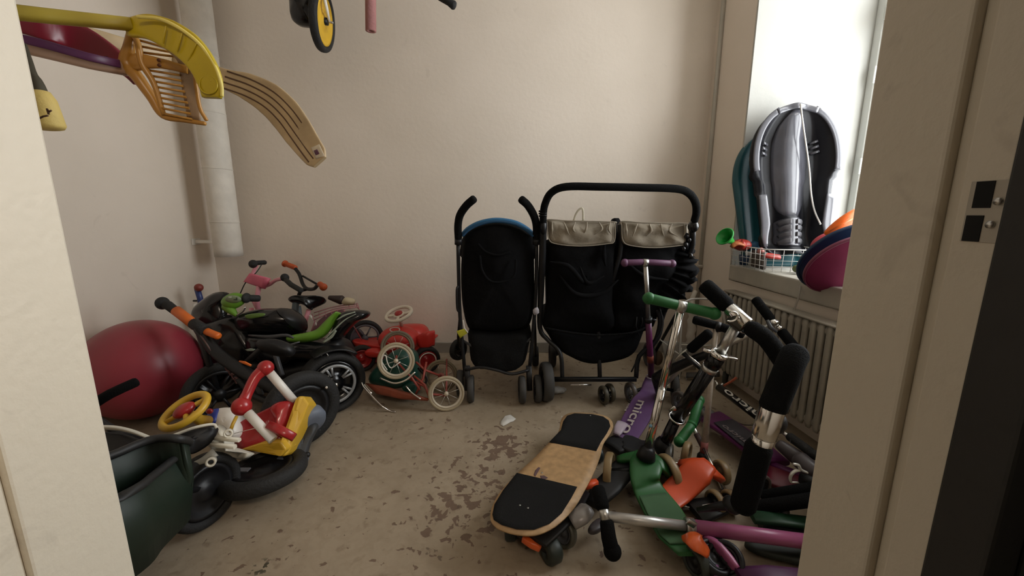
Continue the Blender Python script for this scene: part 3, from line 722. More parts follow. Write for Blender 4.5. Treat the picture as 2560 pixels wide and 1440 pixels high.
for P_, w_ in (([(812, 848), (835, 825), (862, 800), (890, 785)], .008), ([(808, 856), (828, 842), (840, 826)], .016), ([(842, 800), (862, 788), (888, 780)], .009)):
    part('tail_stripe', MB().rs([W(a, b, 1.905 + .0004 * (a - 812)) for a, b in P_], [w_ * .6, w_, w_ * .6] if len(P_) == 3 else [w_ * .5, w_, w_ * .8, w_ * .4], .006, (0, -1, .2), 8, 3, smooth=4), mat('grey_green_decal', (.26, .30, .24), .35), t)
# belly and side covers
part('side_cover', MB().slab(WL([(600, 838, 1.95), (680, 842, 1.93), (730, 850, 1.92), (800, 855, 1.92), (830, 870, 1.92), (850, 895, 1.93), (800, 905, 1.93), (740, 900, 1.93), (690, 920, 1.93), (640, 915, 1.93), (610, 880, 1.94)]), (0, -1, .2), .18, bulge=.04, back=.04, smooth=4, wr=.03, ws=12), BLKG, t)
part('trim_bar', MB().rs(WL([(622, 838, 1.90), (670, 842, 1.89), (715, 838, 1.89), (735, 845, 1.89)]), [.008, .018, .016, .008], .012, (0, -1, 0), 10, 3, smooth=3), GRYM, t)
part('trim_bar', MB().rs(WL([(700, 868, 1.87), (725, 862, 1.87), (748, 855, 1.87)]), [.004, .010, .006], .010, (0, -1, 0), 10, 3, smooth=3), GRYP, t)
part('decal', MB().slab(WL([(612, 874, 1.885), (625, 871, 1.885), (638, 873, 1.885), (632, 878, 1.885), (618, 878, 1.885)]), (0, -1, .2), .004, rings=3), mat('grey_green_decal', (.26, .30, .24), .35), t)
part('engine_cover', MB().slab(WL([(560, 895, 2.0), (640, 900, 2.0), (720, 900, 2.0), (800, 905, 2.0), (800, 950, 1.99), (745, 985, 1.98), (640, 985, 1.98), (575, 965, 2.0)]), (0, -1, .1), .16, bulge=.05, back=.03, smooth=4, wr=.03, ws=14), BLK, t)
part('footrest', MB().rs(WL([(686, 876, 1.84), (694, 905, 1.83), (706, 938, 1.80)]), [.020, .022, .014], .02, (0, -1, 0), 12, 5), GRYM, t)
part('hook_ring', MB().tube(WL([(806, 880, 1.86), (812, 878, 1.86), (820, 888, 1.86), (818, 898, 1.86), (809, 898, 1.86), (803, 888, 1.86)]), .0032, 8, loop=True), SIL, t)
part('fender', MB().slab(WL([(790, 862, 1.93), (822, 852, 1.95), (845, 850, 1.96), (858, 862, 1.97), (868, 885, 1.98), (872, 905, 1.98), (858, 905, 1.97), (845, 895, 1.95), (825, 888, 1.93), (795, 895, 1.92)]), (0, -1, .2), .12, bulge=.03, back=.02, smooth=4), BLK, t)
rc = W(832, 958, 1.90); rc.z = .158
rw = wheel(t, rc, (.62, -.78, .02), .158, .10, RUB, BLKG, spokes=0, sec=.045)
a = V((.62, -.78, .02)).normalized(); u = V((0, 0, 1)); v_ = a.cross(u).normalized()
RS = mat('silver_plastic', (.30, .31, .32), .35, .3)
part('rim_ring', MB().lathe([(.088, .052), (.100, .052), (.102, .044), (.086, .044)], rc, a, 44, closed=True), RS, rw)
for i in range(5):
    an = 2 * PI * i / 5 + .25
    for s_ in (-.14, .14):
        d0 = u * math.cos(an + s_ * .6) + v_ * math.sin(an + s_ * .6); d1 = u * math.cos(an + s_) + v_ * math.sin(an + s_)
        part('spoke', MB().rs([rc + d0 * .045 + a * .04, rc + d1 * .092 + a * .048], .010, .008, a, 10, 5), RS, rw)
part('axle_cap', MB().lathe([(0, .066), (.010, .064), (.014, .05)], rc, a, 16), CHR, rw)
fc = W(545, 955, 2.02); fc.z = .15
wheel(t, fc, (.55, -.82, 0), .15, .09, RUB, BLKG, sec=.045)
part('rear_mudguard', MB().rs([rc + (u * math.cos(q) + v_ * math.sin(q)) * .172 for q in (-1.1, -.7, -.3, .1, .5, .9)], .11, .012, a.cross(u), 12, 5) if 0 else MB().rs([rc + (u * math.cos(q) - v_ * math.sin(q)) * .176 for q in (-.5, -.2, .1, .4, .7)], .012, .11, a, 12, 5, smooth=3), BLK, t)

# ---- black bike with orange tube
t = thing('balance_bike', 'black balance bike with orange head tube and round black handle beside the red ball', 'bicycle', (-1.15, 1.75, 0))
g = part('grip', MB().tube(WL([(398, 757, 1.86), (420, 763, 1.84), (442, 780, 1.82)]), [.019, .021, .019], 16, dome=True), RUB, t)
part('grip_end', MB().ell(W(406, 758, 1.85), (.028, .03, .030), n=20, m=12), RUB, g)
part('handlebar', MB().tube(WL([(440, 776, 1.82), (465, 795, 1.80), (490, 815, 1.78)]), .0225, 16), mat('vivid_orange_metal', (.62, .13, .015), .4), t)
part('handlebar', MB().tube(WL([(508, 824, 1.76), (525, 832, 1.75), (545, 840, 1.74)]), .0165, 16, dome=True, smooth=3), mat('vivid_orange_metal', (.62, .13, .015), .4), t)
part('collar', MB().tube(WL([(484, 808, 1.78), (515, 828, 1.75)]), .025, 14), RUB, t)
fr = MB().tube(WL([(495, 820, 1.76), (540, 880, 1.74), (610, 930, 1.70), (740, 1000, 1.62)]), [.02, .026, .028, .02], 14, smooth=4)
fr.tube(WL([(495, 822, 1.76), (520, 900, 1.76), (545, 985, 1.78)]), .014, 12)
fr.tube(WL([(560, 900, 1.74), (640, 990, 1.68), (755, 1030, 1.60)]), .016, 12, smooth=3)
fr.tube(WL([(600, 920, 1.72), (655, 870, 1.72), (680, 862, 1.72)]), .013, 12)
part('frame', fr, BLK, t)
part('cable', MB().tube(WL([(488, 820, 1.75), (510, 850, 1.73), (530, 880, 1.72), (524, 885, 1.72)]), .004, 8), mat('brown_cable', (.10, .05, .04), .5), t)
part('decal', MB().rs(WL([(598, 903, 1.66), (612, 907, 1.66), (628, 914, 1.66)]), [.006, .014, .010], .006, (0, -1, 0), 10, 3), mat('vivid_orange_metal', (.62, .13, .015), .4), t)
part('saddle', MB().slab(WL([(640, 850, 1.72), (690, 846, 1.74), (730, 860, 1.74), (720, 880, 1.70), (670, 876, 1.70), (640, 866, 1.70)]), (0, -.6, .8), .05, bulge=.02, smooth=3), BLK, t)
part('spring', MB().tube([W(565 + 2.6 * k, 915 + 3.4 * k, 1.70) + V((.012 * math.cos(k * 2.1), 0, .012 * math.sin(k * 2.1))) for k in range(14)], .004, 6, smooth=2), mat('dark_red_spring', (.08, .03, .03), .5), t)
ec = W(757, 1030, 1.60); ec.z = .165
wheel(t, ec, (.80, -.60, 0), .165, .062, RUB, BLK, sec=.06)
ec2 = W(548, 990, 1.78); ec2.z = .15
wheel(t, ec2, (.80, -.60, 0), .15, .05, RUB, BLK, spokes=6, sec=.04)
part('axle_nut', MB().tube([W(812, 968, 1.66), W(816, 969, 1.64)], .007, 10, dome=True), CHR, t)
part('reflector', MB().box(W(648, 975, 1.68), .022, .01, .05, (V((1, 0, .3)).normalized(), V((0, 1, 0)), V((-.3, 0, 1)).normalized())), GRYM, t)

# ---- red bobby-style car with white steering wheel
t = thing('red_ride_on_car', 'red plastic ride-on car with white steering wheel and black wheels by the back wall', 'ride-on toy', (-.80, 2.5, 0))
def Rg(lst, y): return [W(a, b, y) for a, b in lst]
REDC = mat('bright_red_plastic', (.56, .030, .022), .38)
bd = MB(); 
bd.slab(Rg([(872, 856), (888, 853), (905, 858), (940, 858), (955, 838), (975, 822), (1000, 817), (1040, 817), (1056, 826), (1066, 842), (1084, 846), (1080, 853), (1060, 862), (1050, 885), (1020, 905), (985, 915), (945, 912), (915, 905), (893, 885)], 2.50), (0, -1, .15), .20, bulge=.05, back=.04, smooth=4, off=W(985, 868, 2.48))
part('body', bd, REDC, t)
part('bonnet', MB().ell(W(998, 850, 2.44), (.13, .12, .085), fn=lambda x, y, z: 1 + .05 * z), REDC, t)
part('bumper', MB().rs(WL([(1050, 858, 2.42), (1070, 848, 2.40), (1086, 845, 2.42)]), [.05, .035, .02], .10, (0, 0, 1), 12, 3, smooth=3), REDC, t)
part('headlight_ring', MB().tube(ringpts(W(987, 824, 2.36), (.030, 0, 0), (0, .012, .010), 28), .0028, 8, loop=True), WHT, t)
sc_ = W(997, 785, 2.42); n_ = V((-.18, -.35, .9)).normalized(); a1 = V((1, 0, .20)).normalized(); a1 = (a1 - n_ * a1.dot(n_)).normalized(); a2 = n_.cross(a1)
sw = part('steering_wheel', MB().tube(ringpts(sc_, a1 * .080, a2 * .075, 44), .011, 12, loop=True), mat('off_white_plastic', (.66, .60, .50), .4), t)
part('spoke', MB().tube([sc_ - a1 * .08, sc_ - n_ * .008, sc_ + a1 * .08], .009, 10, smooth=3).tube([sc_ - n_ * .008, sc_ - a2 * .075], .009, 10).lathe([(.030, .004), (.036, -.002), (.030, -.01), (0, -.01), (0, .004)], sc_, n_, 24), mat('off_white_plastic', (.66, .60, .50), .4), sw)
part('horn_button', MB().ell(sc_ + n_ * .006, (.025, .025, .014), axes=(a1, a2, n_)), RED, sw)
part('steering_column', MB().tube([sc_ - n_ * .008, W(1004, 815, 2.45)], [.013, .010], 12), mat('off_white_plastic', (.66, .60, .50), .4), t)
for (px, py, y, s_) in ((1066, 884, 2.40, 1), (905, 905, 2.42, 0), (1040, 885, 2.62, 0), (900, 900, 2.64, 0)):
    c_ = W(px, py, y); c_.z = .085
    w_ = wheel(t, c_, (.42, -.9, 0), .085, .06, RUB, RED, sec=.026)
    if s_: part('rim_ring', MB().tube(ringpts(c_ + V((.42, -.9, 0)).normalized() * .032, V((.9, .42, 0)) * .052, (0, 0, .052), 32), .0035, 8, loop=True), WHT, w_)
part('seat_hollow', MB().ell(W(935, 882, 2.40), (.06, .03, .03)), REDC, t)

# ---- vintage doll pram lying tipped on its handle
t = thing('doll_pram', 'old doll pram with cream spoked wheels, dark green body and rusty red frame', 'toy pram', (-.47, 2.0, 0))
CW = mat('cream_painted_steel', (.50, .44, .34), .4, var=.15)
def pwheel(c, axis, R, m=CW, tm=CRM, ns=8):
    return wheel(t, c, axis, R, .016, tm, m, spokes=ns, sec=.016, hubr=.14, disc=False, smat=SIL)
wa = pwheel(W(990, 902, 1.93), (.12, -.97, .2), .094)
pwheel(W(994, 868, 2.10), (.12, -.97, .2), .092, mat('dull_bronze_steel', (.20, .15, .10), .5, .4), mat('dull_grey_rubber', (.17, .14, .10), .6))
c3 = W(1116, 989, 1.90); c3.z = .092
pwheel(c3, (.15, -.97, .1), .092)
pwheel(W(1103, 940, 2.10), (.12, -.97, .2), .092, mat('dull_bronze_steel', (.20, .15, .10), .5, .4), mat('olive_rubber', (.18, .15, .09), .6))
GB = mat('bottle_green_metal', (.010, .055, .040), .38)
part('body', MB().slab(WL([(917, 958, 2.0), (925, 928, 2.0), (975, 880, 2.0), (1010, 872, 2.0), (1032, 885, 2.0), (1038, 925, 2.0), (1038, 960, 2.0), (1010, 970, 2.0), (960, 975, 2.0)]), (0, -1, .3), .15, bulge=.03, back=.02, smooth=3, off=W(985, 935, 2.0)), GB, t)
part('foot_end', MB().slab(WL([(1000, 968, 1.96), (1036, 955, 1.96), (1042, 978, 1.96), (1030, 992, 1.96)]), (0, -1, .3), .12, bulge=.01, smooth=3), GB, t)
part('body_side', MB().slab(WL([(912, 958, 1.95), (960, 966, 1.93), (1030, 985, 1.90), (1072, 997, 1.88), (1068, 1003, 1.88), (1000, 998, 1.90), (940, 985, 1.93)]), (0, -1, .4), .03, bulge=.004, rings=4), mat('rust_red_metal', (.20, .045, .02), .5, var=.3), t)
fr = MB()
for P_ in ([(1040, 905, 2.0), (1062, 925, 1.98), (1103, 940, 2.05)], [(1020, 945, 1.95), (1060, 965, 1.93), (1075, 985, 1.90), (1116, 989, 1.92)],
           [(1040, 985, 1.92), (1058, 945, 1.95), (1066, 905, 2.0)], [(1035, 940, 1.95), (1062, 962, 1.93), (1075, 998, 1.89)], [(990, 902, 1.95), (1030, 945, 1.94), (1050, 975, 1.92)]):
    fr.tube(WL(P_), .006, 8)
fr.tube([W(1103, 940, 2.1), W(1103, 940, 2.06)], .018, 12).tube([c3, c3 + V((-.03, .22, .1))], .005, 8).tube([W(990, 902, 1.93), W(994, 868, 2.10)], .005, 8)
part('frame', fr, mat('orange_red_metal', (.26, .045, .03), .45), t)
part('leaf_spring', MB().rs(WL([(1045, 920, 2.0), (1066, 945, 1.98), (1060, 960, 1.97), (1040, 955, 1.97)]), .012, .004, (0, -1, 0), 8, smooth=4), BLK, t)
hp = [W(903, 952, 1.95), W(910, 968, 1.93), W(930, 990, 1.91), W(955, 1015, 1.88)]
hp += [Z(975, 1027, .006), Z(990, 1030, .006)]
part('handle', MB().tube(hp, .0045, 10, smooth=5), CHR, t)
part('push_rod', MB().tube(WL([(905, 930, 1.97), (906, 955, 1.96), (930, 985, 1.92)]), .004, 8, smooth=4), CHR, t)
part('chrome_bar', MB().tube(WL([(950, 945, 1.90), (985, 958, 1.88), (1015, 950, 1.88), (1038, 930, 1.90)]), .0045, 10, smooth=5), CHR, t)
part('chrome_bar', MB().tube(WL([(1015, 965, 1.91), (1030, 982, 1.90), (1052, 998, 1.88)]), .004, 10, smooth=4), CHR, t)
part('wire_loop', MB().tube(WL([(968, 925, 1.925), (955, 905, 1.925), (958, 890, 1.925), (965, 890, 1.925), (968, 905, 1.925), (978, 920, 1.925), (1000, 905, 1.92)]), .003, 8, smooth=3), WHT, t)

# ---- red, white and yellow ride-on toy
t = thing('ride_on_scooter_toy', 'red, yellow and white toddler ride-on toy with yellow steering wheel and red push bar', 'ride-on toy', (-.98, 1.42, .02))
j1, j2 = W(664, 920, 1.44), W(604, 1016, 1.34)
part('push_bar', MB().tube([j1, j1.lerp(j2, .3) + V((-.012, 0, .006)), j1.lerp(j2, .7) + V((-.008, 0, .0)), j2], [.023, .019, .018, .024], 18, smooth=6), RED, t)
part('ball_joint', MB().ell(j1, .029, n=28, m=18), RED, t); part('ball_joint', MB().ell(j2, .033, n=28, m=18), RED, t)
part('white_pole', MB().tube([j1.lerp(W(734, 1000, 1.46), .14), W(734, 1002, 1.46)], .0160, 18), WHT, t)
part('white_pole', MB().tube([j2.lerp(W(683, 1098, 1.30), .2), W(683, 1100, 1.30)], .0165, 18), WHT, t)
part('seat', MB().slab(WL([(575, 1078, 1.38), (592, 1052, 1.39), (640, 1028, 1.42), (690, 1005, 1.44), (728, 1000, 1.46), (722, 1050, 1.42), (702, 1105, 1.36), (640, 1112, 1.34), (590, 1125, 1.33)]), (-.1, -.75, .65), .08, bulge=-.012, back=.03, smooth=3), mat('deep_red_plastic', (.30, .012, .016), .32, coat=.2), t)
part('seat_hump', MB().slab(WL([(672, 1020, 1.42), (695, 1003, 1.43), (728, 1004, 1.44), (726, 1030, 1.42), (708, 1072, 1.38), (690, 1076, 1.37), (685, 1050, 1.40)]), (-.1, -.75, .65), .03, bulge=.016, smooth=4), RED, t)
part('seat_arm', MB().rs(WL([(672, 1062, 1.32), (705, 1078, 1.31), (736, 1094, 1.31)]), [.03, .032, .028], .026, (0, -.6, .8), 14, 4), RED, t)
yb_ = MB().slab(WL([(740, 994, 1.44), (750, 989, 1.445), (758, 991, 1.45), (772, 1010, 1.44), (758, 1045, 1.41), (740, 1088, 1.37), (722, 1132, 1.33), (712, 1142, 1.315), (698, 1141, 1.31), (692, 1128, 1.31), (704, 1095, 1.34), (718, 1055, 1.39), (732, 1015, 1.42)]), (.1, -.85, .45), .09, rings=2, flat=True, edge=0)
part('rear_panel', yb_, YEL, t, bevel=.008, seg=3)
part('side_panel', MB().slab(WL([(600, 1124, 1.32), (650, 1108, 1.32), (700, 1105, 1.31), (715, 1125, 1.31), (702, 1142, 1.30), (670, 1136, 1.31), (630, 1128, 1.32)]), (0, -.95, .3), .08, rings=2, flat=True, edge=0), YEL, t, bevel=.006, seg=3)
part('body', MB().slab(WL([(522, 1036, 1.40), (540, 1018, 1.42), (575, 1014, 1.42), (590, 1030, 1.40), (594, 1060, 1.37), (585, 1085, 1.34), (560, 1095, 1.33), (545, 1075, 1.35)]), (0, -.7, .7), .10, bulge=.012, smooth=3), WHT, t)
part('console', MB().slab(WL([(512, 1062, 1.37), (520, 1030, 1.40), (545, 1018, 1.41), (546, 1035, 1.39), (535, 1058, 1.36)]), (0, -.7, .7), .05, bulge=.01, smooth=3), BLU, t)
part('console_button', MB().ell(W(524, 1028, 1.375), (.012, .01, .010)), RED, t)
part('yellow_edge', MB().tube(WL([(592, 1040, 1.37), (582, 1060, 1.35), (575, 1080, 1.33)]), .006, 10), YEL, t)
sc_ = W(463, 1027, 1.28); a1 = (W(512, 998, 1.31) - W(415, 1056, 1.25)).normalized(); n_ = V((-.35, -.55, .75)); n_ = (n_ - a1 * n_.dot(a1)).normalized(); a2 = n_.cross(a1)
sw = part('steering_wheel', MB().tube(ringpts(sc_, a1 * .072, a2 * .062, 44), .0122, 14, loop=True), YEL, t)
part('wheel_hub', MB().ell(sc_ + n_ * .004, (.036, .028, .020), axes=(a1, a2, n_)), RED, sw)
part('spoke', MB().tube([sc_ - a1 * .07, sc_, sc_ + a1 * .07], .008, 10).tube([sc_, sc_ - a2 * .06], .008, 10), YEL, sw)
part('steering_column', MB().tube([sc_ + a2 * .0, W(500, 1050, 1.32), W(520, 1052, 1.36)], [.012, .018, .018], 14), YEL, t)
GB2 = mat('blue_grey_plastic', (.12, .14, .18), .55)
for (px, py, y) in ((775, 1048, 1.50), (730, 1150, 1.40)):
    c_ = W(px, py, y); 
    w_ = part('wheel', MB().lathe([(0, .03), (.03, .032), (.052, .028), (.060, .014), (.060, -.014), (.052, -.028), (0, -.03)], c_, (.75, -.55, -.35), 32), GB2, t)
part('underside', MB().slab(WL([(752, 1062, 1.48), (780, 1055, 1.48), (790, 1070, 1.46), (772, 1110, 1.42), (758, 1150, 1.38), (735, 1148, 1.37), (728, 1130, 1.37), (742, 1095, 1.42)]), (.2, -.8, .3), .06, bulge=.004, smooth=3), mat('charcoal_plastic', (.035, .037, .040), .6), t)
part('axle_end', MB().ell(W(768, 1137, 1.38), .011), BLK, t)
part('thin_string', MB().tube(WL([(585, 1084, 1.32), (620, 1075, 1.32), (650, 1068, 1.32)]), .0012, 6), WHT, t)

# ---- black and white bike lying down
t = thing('white_framed_bike', 'black and white childrens bike lying on its side behind the green wheelbarrow', 'bicycle', (-.90, 1.25, 0))
wc = W(655, 1180, 1.27)
wx = V((-.10, .10, .98)).normalized()
wc = Z(660, 1180, .085)
w_ = wheel(t, wc, wx, .142, .055, RUB, BLK, sec=.05)
part('reflector', MB().box(wc + V((-.05, -.03, .03)), .04, .02, .004), GRYP, w_)
WF = mat('cream_white_metal', (.60, .57, .48), .38)
fk = MB().rs(WL([(520, 1092, 1.20), (560, 1097, 1.16), (599, 1100, 1.15)]), .013, .012, (0, 0, 1), 12, 4).rs(WL([(515, 1108, 1.18), (550, 1114, 1.14), (588, 1117, 1.13)]), .013, .012, (0, 0, 1), 12, 4)
part('fork', fk, WF, t)
part('fork_brace', MB().rs(WL([(475, 1163, 1.12), (510, 1150, 1.13), (538, 1130, 1.15)]), [.010, .022, .03], .014, (0, -1, .3), 12, 4, smooth=3), mat('grey_white_metal', (.30, .29, .25), .45), t)
cR = W(528, 1154, 1.12)
part('axle_ring', MB().lathe([(.008, .014), (.014, .014), (.014, -.014), (.008, -.014)], cR, (.5, -.8, .3), 20, closed=True), WF, t)
cR = W(571, 1083, 1.17)
part('axle_ring', MB().lathe([(.008, .012), (.013, .012), (.013, -.012), (.008, -.012)], cR, (.5, -.8, .3), 20, closed=True), WF, t)
part('guard_plate', MB().slab(WL([(425, 1094, 1.12), (480, 1072, 1.15), (533, 1064, 1.18), (540, 1074, 1.18), (520, 1105, 1.15), (480, 1130, 1.12), (460, 1125, 1.10)]), (.1, -.6, .75), .02, bulge=.006, smooth=3), BLK, t)
part('plate_edge', MB().tube(WL([(405, 1098, 1.10), (445, 1084, 1.12), (490, 1068, 1.14), (532, 1061, 1.17), (542, 1070, 1.17)]), .0045, 10, smooth=4), WF, t)
part('mudguard', MB().rs(WL([(235, 1068, 1.12), (290, 1070, 1.12), (335, 1080, 1.12), (382, 1098, 1.12)]), [.014, .014, .012, .006], .010, (.2, .9, .4), 12, 4, smooth=4), WF, t)
part('inner_guard', MB().slab(WL([(230, 1075, 1.13), (300, 1078, 1.13), (370, 1100, 1.13), (420, 1120, 1.1), (380, 1150, 1.08), (300, 1150, 1.08), (230, 1130, 1.1)]), (0, -.5, .85), .03, bulge=.01), BLK, t)
part('body', MB().slab(WL([(540, 1062, 1.22), (560, 1095, 1.20), (565, 1130, 1.18), (620, 1135, 1.22), (600, 1150, 1.24), (540, 1140, 1.2), (510, 1110, 1.18)]), (0, -.8, .5), .05, bulge=.01), WF, t)
part('grip', MB().tube(WL([(238, 1008, 1.26), (275, 985, 1.26), (338, 956, 1.30)]), .0165, 14, dome=True, smooth=2), FOAM, t)
part('handlebar', MB().tube(WL([(238, 1008, 1.26), (230, 1040, 1.2), (300, 1085, 1.14), (430, 1110, 1.14)]), .012, 12), BLK, t)

# ---- green wheelbarrow
t = thing('wheelbarrow', 'childrens dark green plastic wheelbarrow with black rim beside the left door jamb', 'wheelbarrow', (-1.15, .95, 0))
TUB = mat('forest_green_plastic', (.009, .020, .011), .55)
top = [W(300, 1222, .86), W(478, 1118, 1.02), V((-1.02, 1.20, .33)), V((-1.5, 1.22, .36)), V((-1.52, .72, .36)), V((-1.05, .70, .34))]
top = [X(300, 1243, -.93), X(388, 1185, -.95), X(470, 1114, -.985), Z(452, 1098, .37), Z(383, 1098, .38), Z(300, 1130, .38), Z(200, 1180, .38), V((-1.02, .58, .36))]
bot = [X(352, 1432, -.96), X(412, 1365, -.965), X(474, 1300, -.98), V((-1.02, 1.09, .07)), V((-1.08, 1.07, .07)), V((-1.12, .98, .07)), V((-1.13, .84, .07)), V((-1.05, .72, .07))]
mid = [a.lerp(b, .5) + (a - V((-1.04, .90, a.z))).normalized() * .012 for a, b in zip(top, bot)]
def cl(P): return catmull_loop(P, 5)
O = [cl(bot), cl(mid), cl(top)]
cT = V((-1.04, .90, 0))
inn = [[p + (V((cT.x, cT.y, p.z)) - p) * .04 + V((0, 0, .012 if i == 2 else 0)) for p in r] for i, r in enumerate(O[::-1])]
shell = MB(); cen = V((0, 0, 0))
for p in O[0]: cen += p / len(O[0])
shell.loft([[p.lerp(cen, .98) for p in O[0]]] + O + inn + [[p.lerp(cen, .98) + V((0, 0, .012)) for p in inn[2]]], cap=True)
part('tub', shell, TUB, t)
part('rim', MB().tube(cl(top), .011, 10, loop=True), mat('dark_rubber_rim', (.018, .018, .018), .55), t)
wcn = W(505, 1255, 1.16); wcn.z = .118
wheel(t, V((-1.02, 1.14, .12)) + V((.03, 0, 0)), (.97, -.25, 0), .12, .05, RUB, BLK, sec=.035)
fr = MB().tube([(-.99, 1.16, .12), (-1.0, 1.02, .2), (-1.05, .7, .2), (-1.1, .5, .4)], .011, 10).tube([(-1.05, .95, .07), (-1.05, .85, .012), (-1.05, .75, .07)], .010, 10).tube([(-1.35, .95, .07), (-1.35, .85, .012), (-1.35, .75, .07)], .010, 10)
part('frame', fr, BLK, t)

# ================================================================ STROLLERS
def cyl_wheels(t, lst, R, w, y):
    for px, yy in lst:
        c = W(px, 970, yy); c.z = R
        wheel(t, c, (1, .06, 0), R, w, SMR, BLK, spokes=6, sec=R * .34, hubr=.3)
SMR = mat('dark_grey_rubber', (.045, .043, .040), .7)
t = thing('stroller', 'single black umbrella stroller with blue hood piping seen from behind', 'stroller', (-.06, 2.2, 0))
for s_, P_ in ((0, [(1184, 498, 1.86), (1166, 514, 1.88), (1150, 538, 1.92), (1145, 565, 1.95), (1146, 597, 1.97)]), (1, [(1304, 499, 1.86), (1320, 514, 1.88), (1335, 540, 1.92), (1341, 565, 1.95), (1341, 597, 1.97)])):
    h = part('handle', MB().tube(WL(P_), .0185, 16, dome=True, smooth=4), FOAM, t)
    q = P_[-1]
    part('handle_collar', MB().tube(WL([(q[0], q[1] - 2, 1.97), (q[0], q[1] + 14, 1.975)]), .019, 14), BLK, t)
part('side_tube', MB().tube(WL([(1145, 605, 1.975), (1147, 700, 2.0), (1150, 790, 2.03), (1163, 940, 2.02)]), .0095, 12, smooth=3), BLK, t)
part('side_tube', MB().tube(WL([(1341, 605, 1.975), (1341, 700, 2.0), (1335, 800, 2.03), (1322, 940, 2.02)]), .0095, 12, smooth=3), BLK, t)
back = WL([(1156, 592, 2.0), (1163, 582, 1.99), (1190, 566, 1.98), (1240, 557, 1.97), (1290, 564, 1.98), (1326, 581, 1.99), (1334, 592, 2.0), (1337, 700, 2.02), (1336, 760, 2.03), (1326, 812, 2.04), (1300, 830, 2.05), (1240, 835, 2.05), (1190, 832, 2.05), (1168, 822, 2.04), (1154, 765, 2.03), (1150, 680, 2.02)])
part('back_fabric', MB().slab(back, (0, -1, .05), .16, bulge=.045, back=.08, smooth=4, rings=10, wr=.012, ws=7), FAB, t)
part('rear_flap', MB().tube(WL([(1200, 640, 1.945), (1205, 675, 1.94), (1225, 702, 1.935), (1255, 705, 1.935), (1285, 690, 1.94), (1290, 650, 1.945)]), .006, 10, smooth=5, dome=True), FAB, t)
part('rear_flap', MB().tube(WL([(1195, 610, 1.955), (1215, 630, 1.95), (1245, 638, 1.945), (1275, 630, 1.95)]), .006, 10, smooth=5, dome=True), FAB, t)
BLUF = mat('blue_piping_fabric', (.012, .11, .24), .75, bump=.3, bscale=80)
arc = [(1156, 586), (1172, 570), (1200, 556), (1240, 549), (1285, 555), (1315, 570), (1333, 586)]
part('hood_piping', MB().rs(WL([(a, b, 1.985) for a, b in arc]), .04, .016, (0, -.2, 1), 12, 3, smooth=5), BLUF, t)
part('hood_piping', MB().tube(WL([(a, b + 5, 1.955) for a, b in arc]), .006, 10, smooth=5), mat('deep_blue_fabric', (.008, .06, .14), .8), t)
part('hood', MB().slab(WL([(1155, 590, 2.06), (1185, 560, 2.06), (1240, 546, 2.06), (1300, 560, 2.06), (1335, 590, 2.06), (1330, 660, 2.06), (1160, 660, 2.06)]), (0, -1, 0), .25, bulge=.01, back=.08, smooth=3), FAB, t)
bk = WL([(1172, 832, 2.03), (1250, 838, 2.03), (1325, 832, 2.03), (1322, 880, 2.02), (1308, 925, 2.01), (1270, 936, 2.0), (1225, 928, 2.0), (1180, 924, 2.01), (1170, 880, 2.02)])
part('basket', MB().slab(bk, (0, -1, 0), .3, bulge=.02, back=.02, smooth=3, wr=.012, ws=14), FABM, t)
part('cross_brace', MB().tube(WL([(1163, 925, 1.99), (1200, 918, 1.98), (1240, 925, 1.97), (1280, 935, 1.97), (1322, 925, 1.99)]), .008, 10, smooth=4), BLK, t)
part('cross_brace', MB().tube(WL([(1155, 850, 2.04), (1245, 905, 2.03), (1330, 845, 2.04)]), .007, 10), GRYM, t)
for q in ((1155, 700, 1.995, 1150, 760), ):
    part('side_hook', MB().tube(WL([(1146, 715, 1.98), (1142, 725, 1.97), (1143, 770, 1.98), (1148, 780, 1.99)]), .006, 8, smooth=3), BLK, t)
for (px, y_) in ((1172, 1.99), (1316, 1.99)):
    part('fork', MB().rs(WL([(px - 4 if px < 1200 else px + 6, 915, 2.0), (px - 4 if px < 1200 else px + 8, 975, 1.99)]), .03, .024, (0, -1, 0), 12, 4), BLK, t)
cyl_wheels(t, [(1151, 2.07), (1177, 2.0), (1305, 1.99), (1344, 2.0)], .073, .035, 0)
w_ = wheel(t, W(1146, 874, 2.35), (.8, -.55, 0), .066, .04, RUB, BLKG, sec=.022)
part('front_leg', MB().tube(WL([(1150, 800, 2.06), (1146, 840, 2.2), (1146, 874, 2.35)]), .009, 10), BLK, t)
part('front_leg', MB().tube(WL([(1336, 800, 2.06), (1338, 850, 2.3), (1338, 905, 2.5)]), .009, 10), BLK, t)
wheel(t, W(1338, 890, 2.5) * 1, (1, 0, 0), .066, .04, RUB, BLKG, sec=.022)
part('seat', MB().bb(-.22, .10, 2.15, 2.4, .28, .40), FAB, t, bevel=.04)
YT = mat('fluorescent_yellow', (.55, .55, .04), .6)
part('tag', MB().slab(WL([(1141, 828, 1.97), (1160, 822, 1.96), (1168, 833, 1.96), (1150, 846, 1.97)]), (0, -1, .2), .01, rings=3), YT, t)
part('tag_strap', MB().tube(WL([(1158, 800, 1.98), (1161, 820, 1.96), (1170, 832, 1.96)]), .0025, 6), WHT, t)
part('care_label', MB().slab(WL([(1332, 775, 1.93), (1344, 768, 1.93), (1348, 782, 1.93), (1336, 788, 1.93)]), (0, -1, .2), .01, bulge=.004, rings=3, smooth=2), mat('pale_lilac_label', (.35, .33, .36), .6), t)

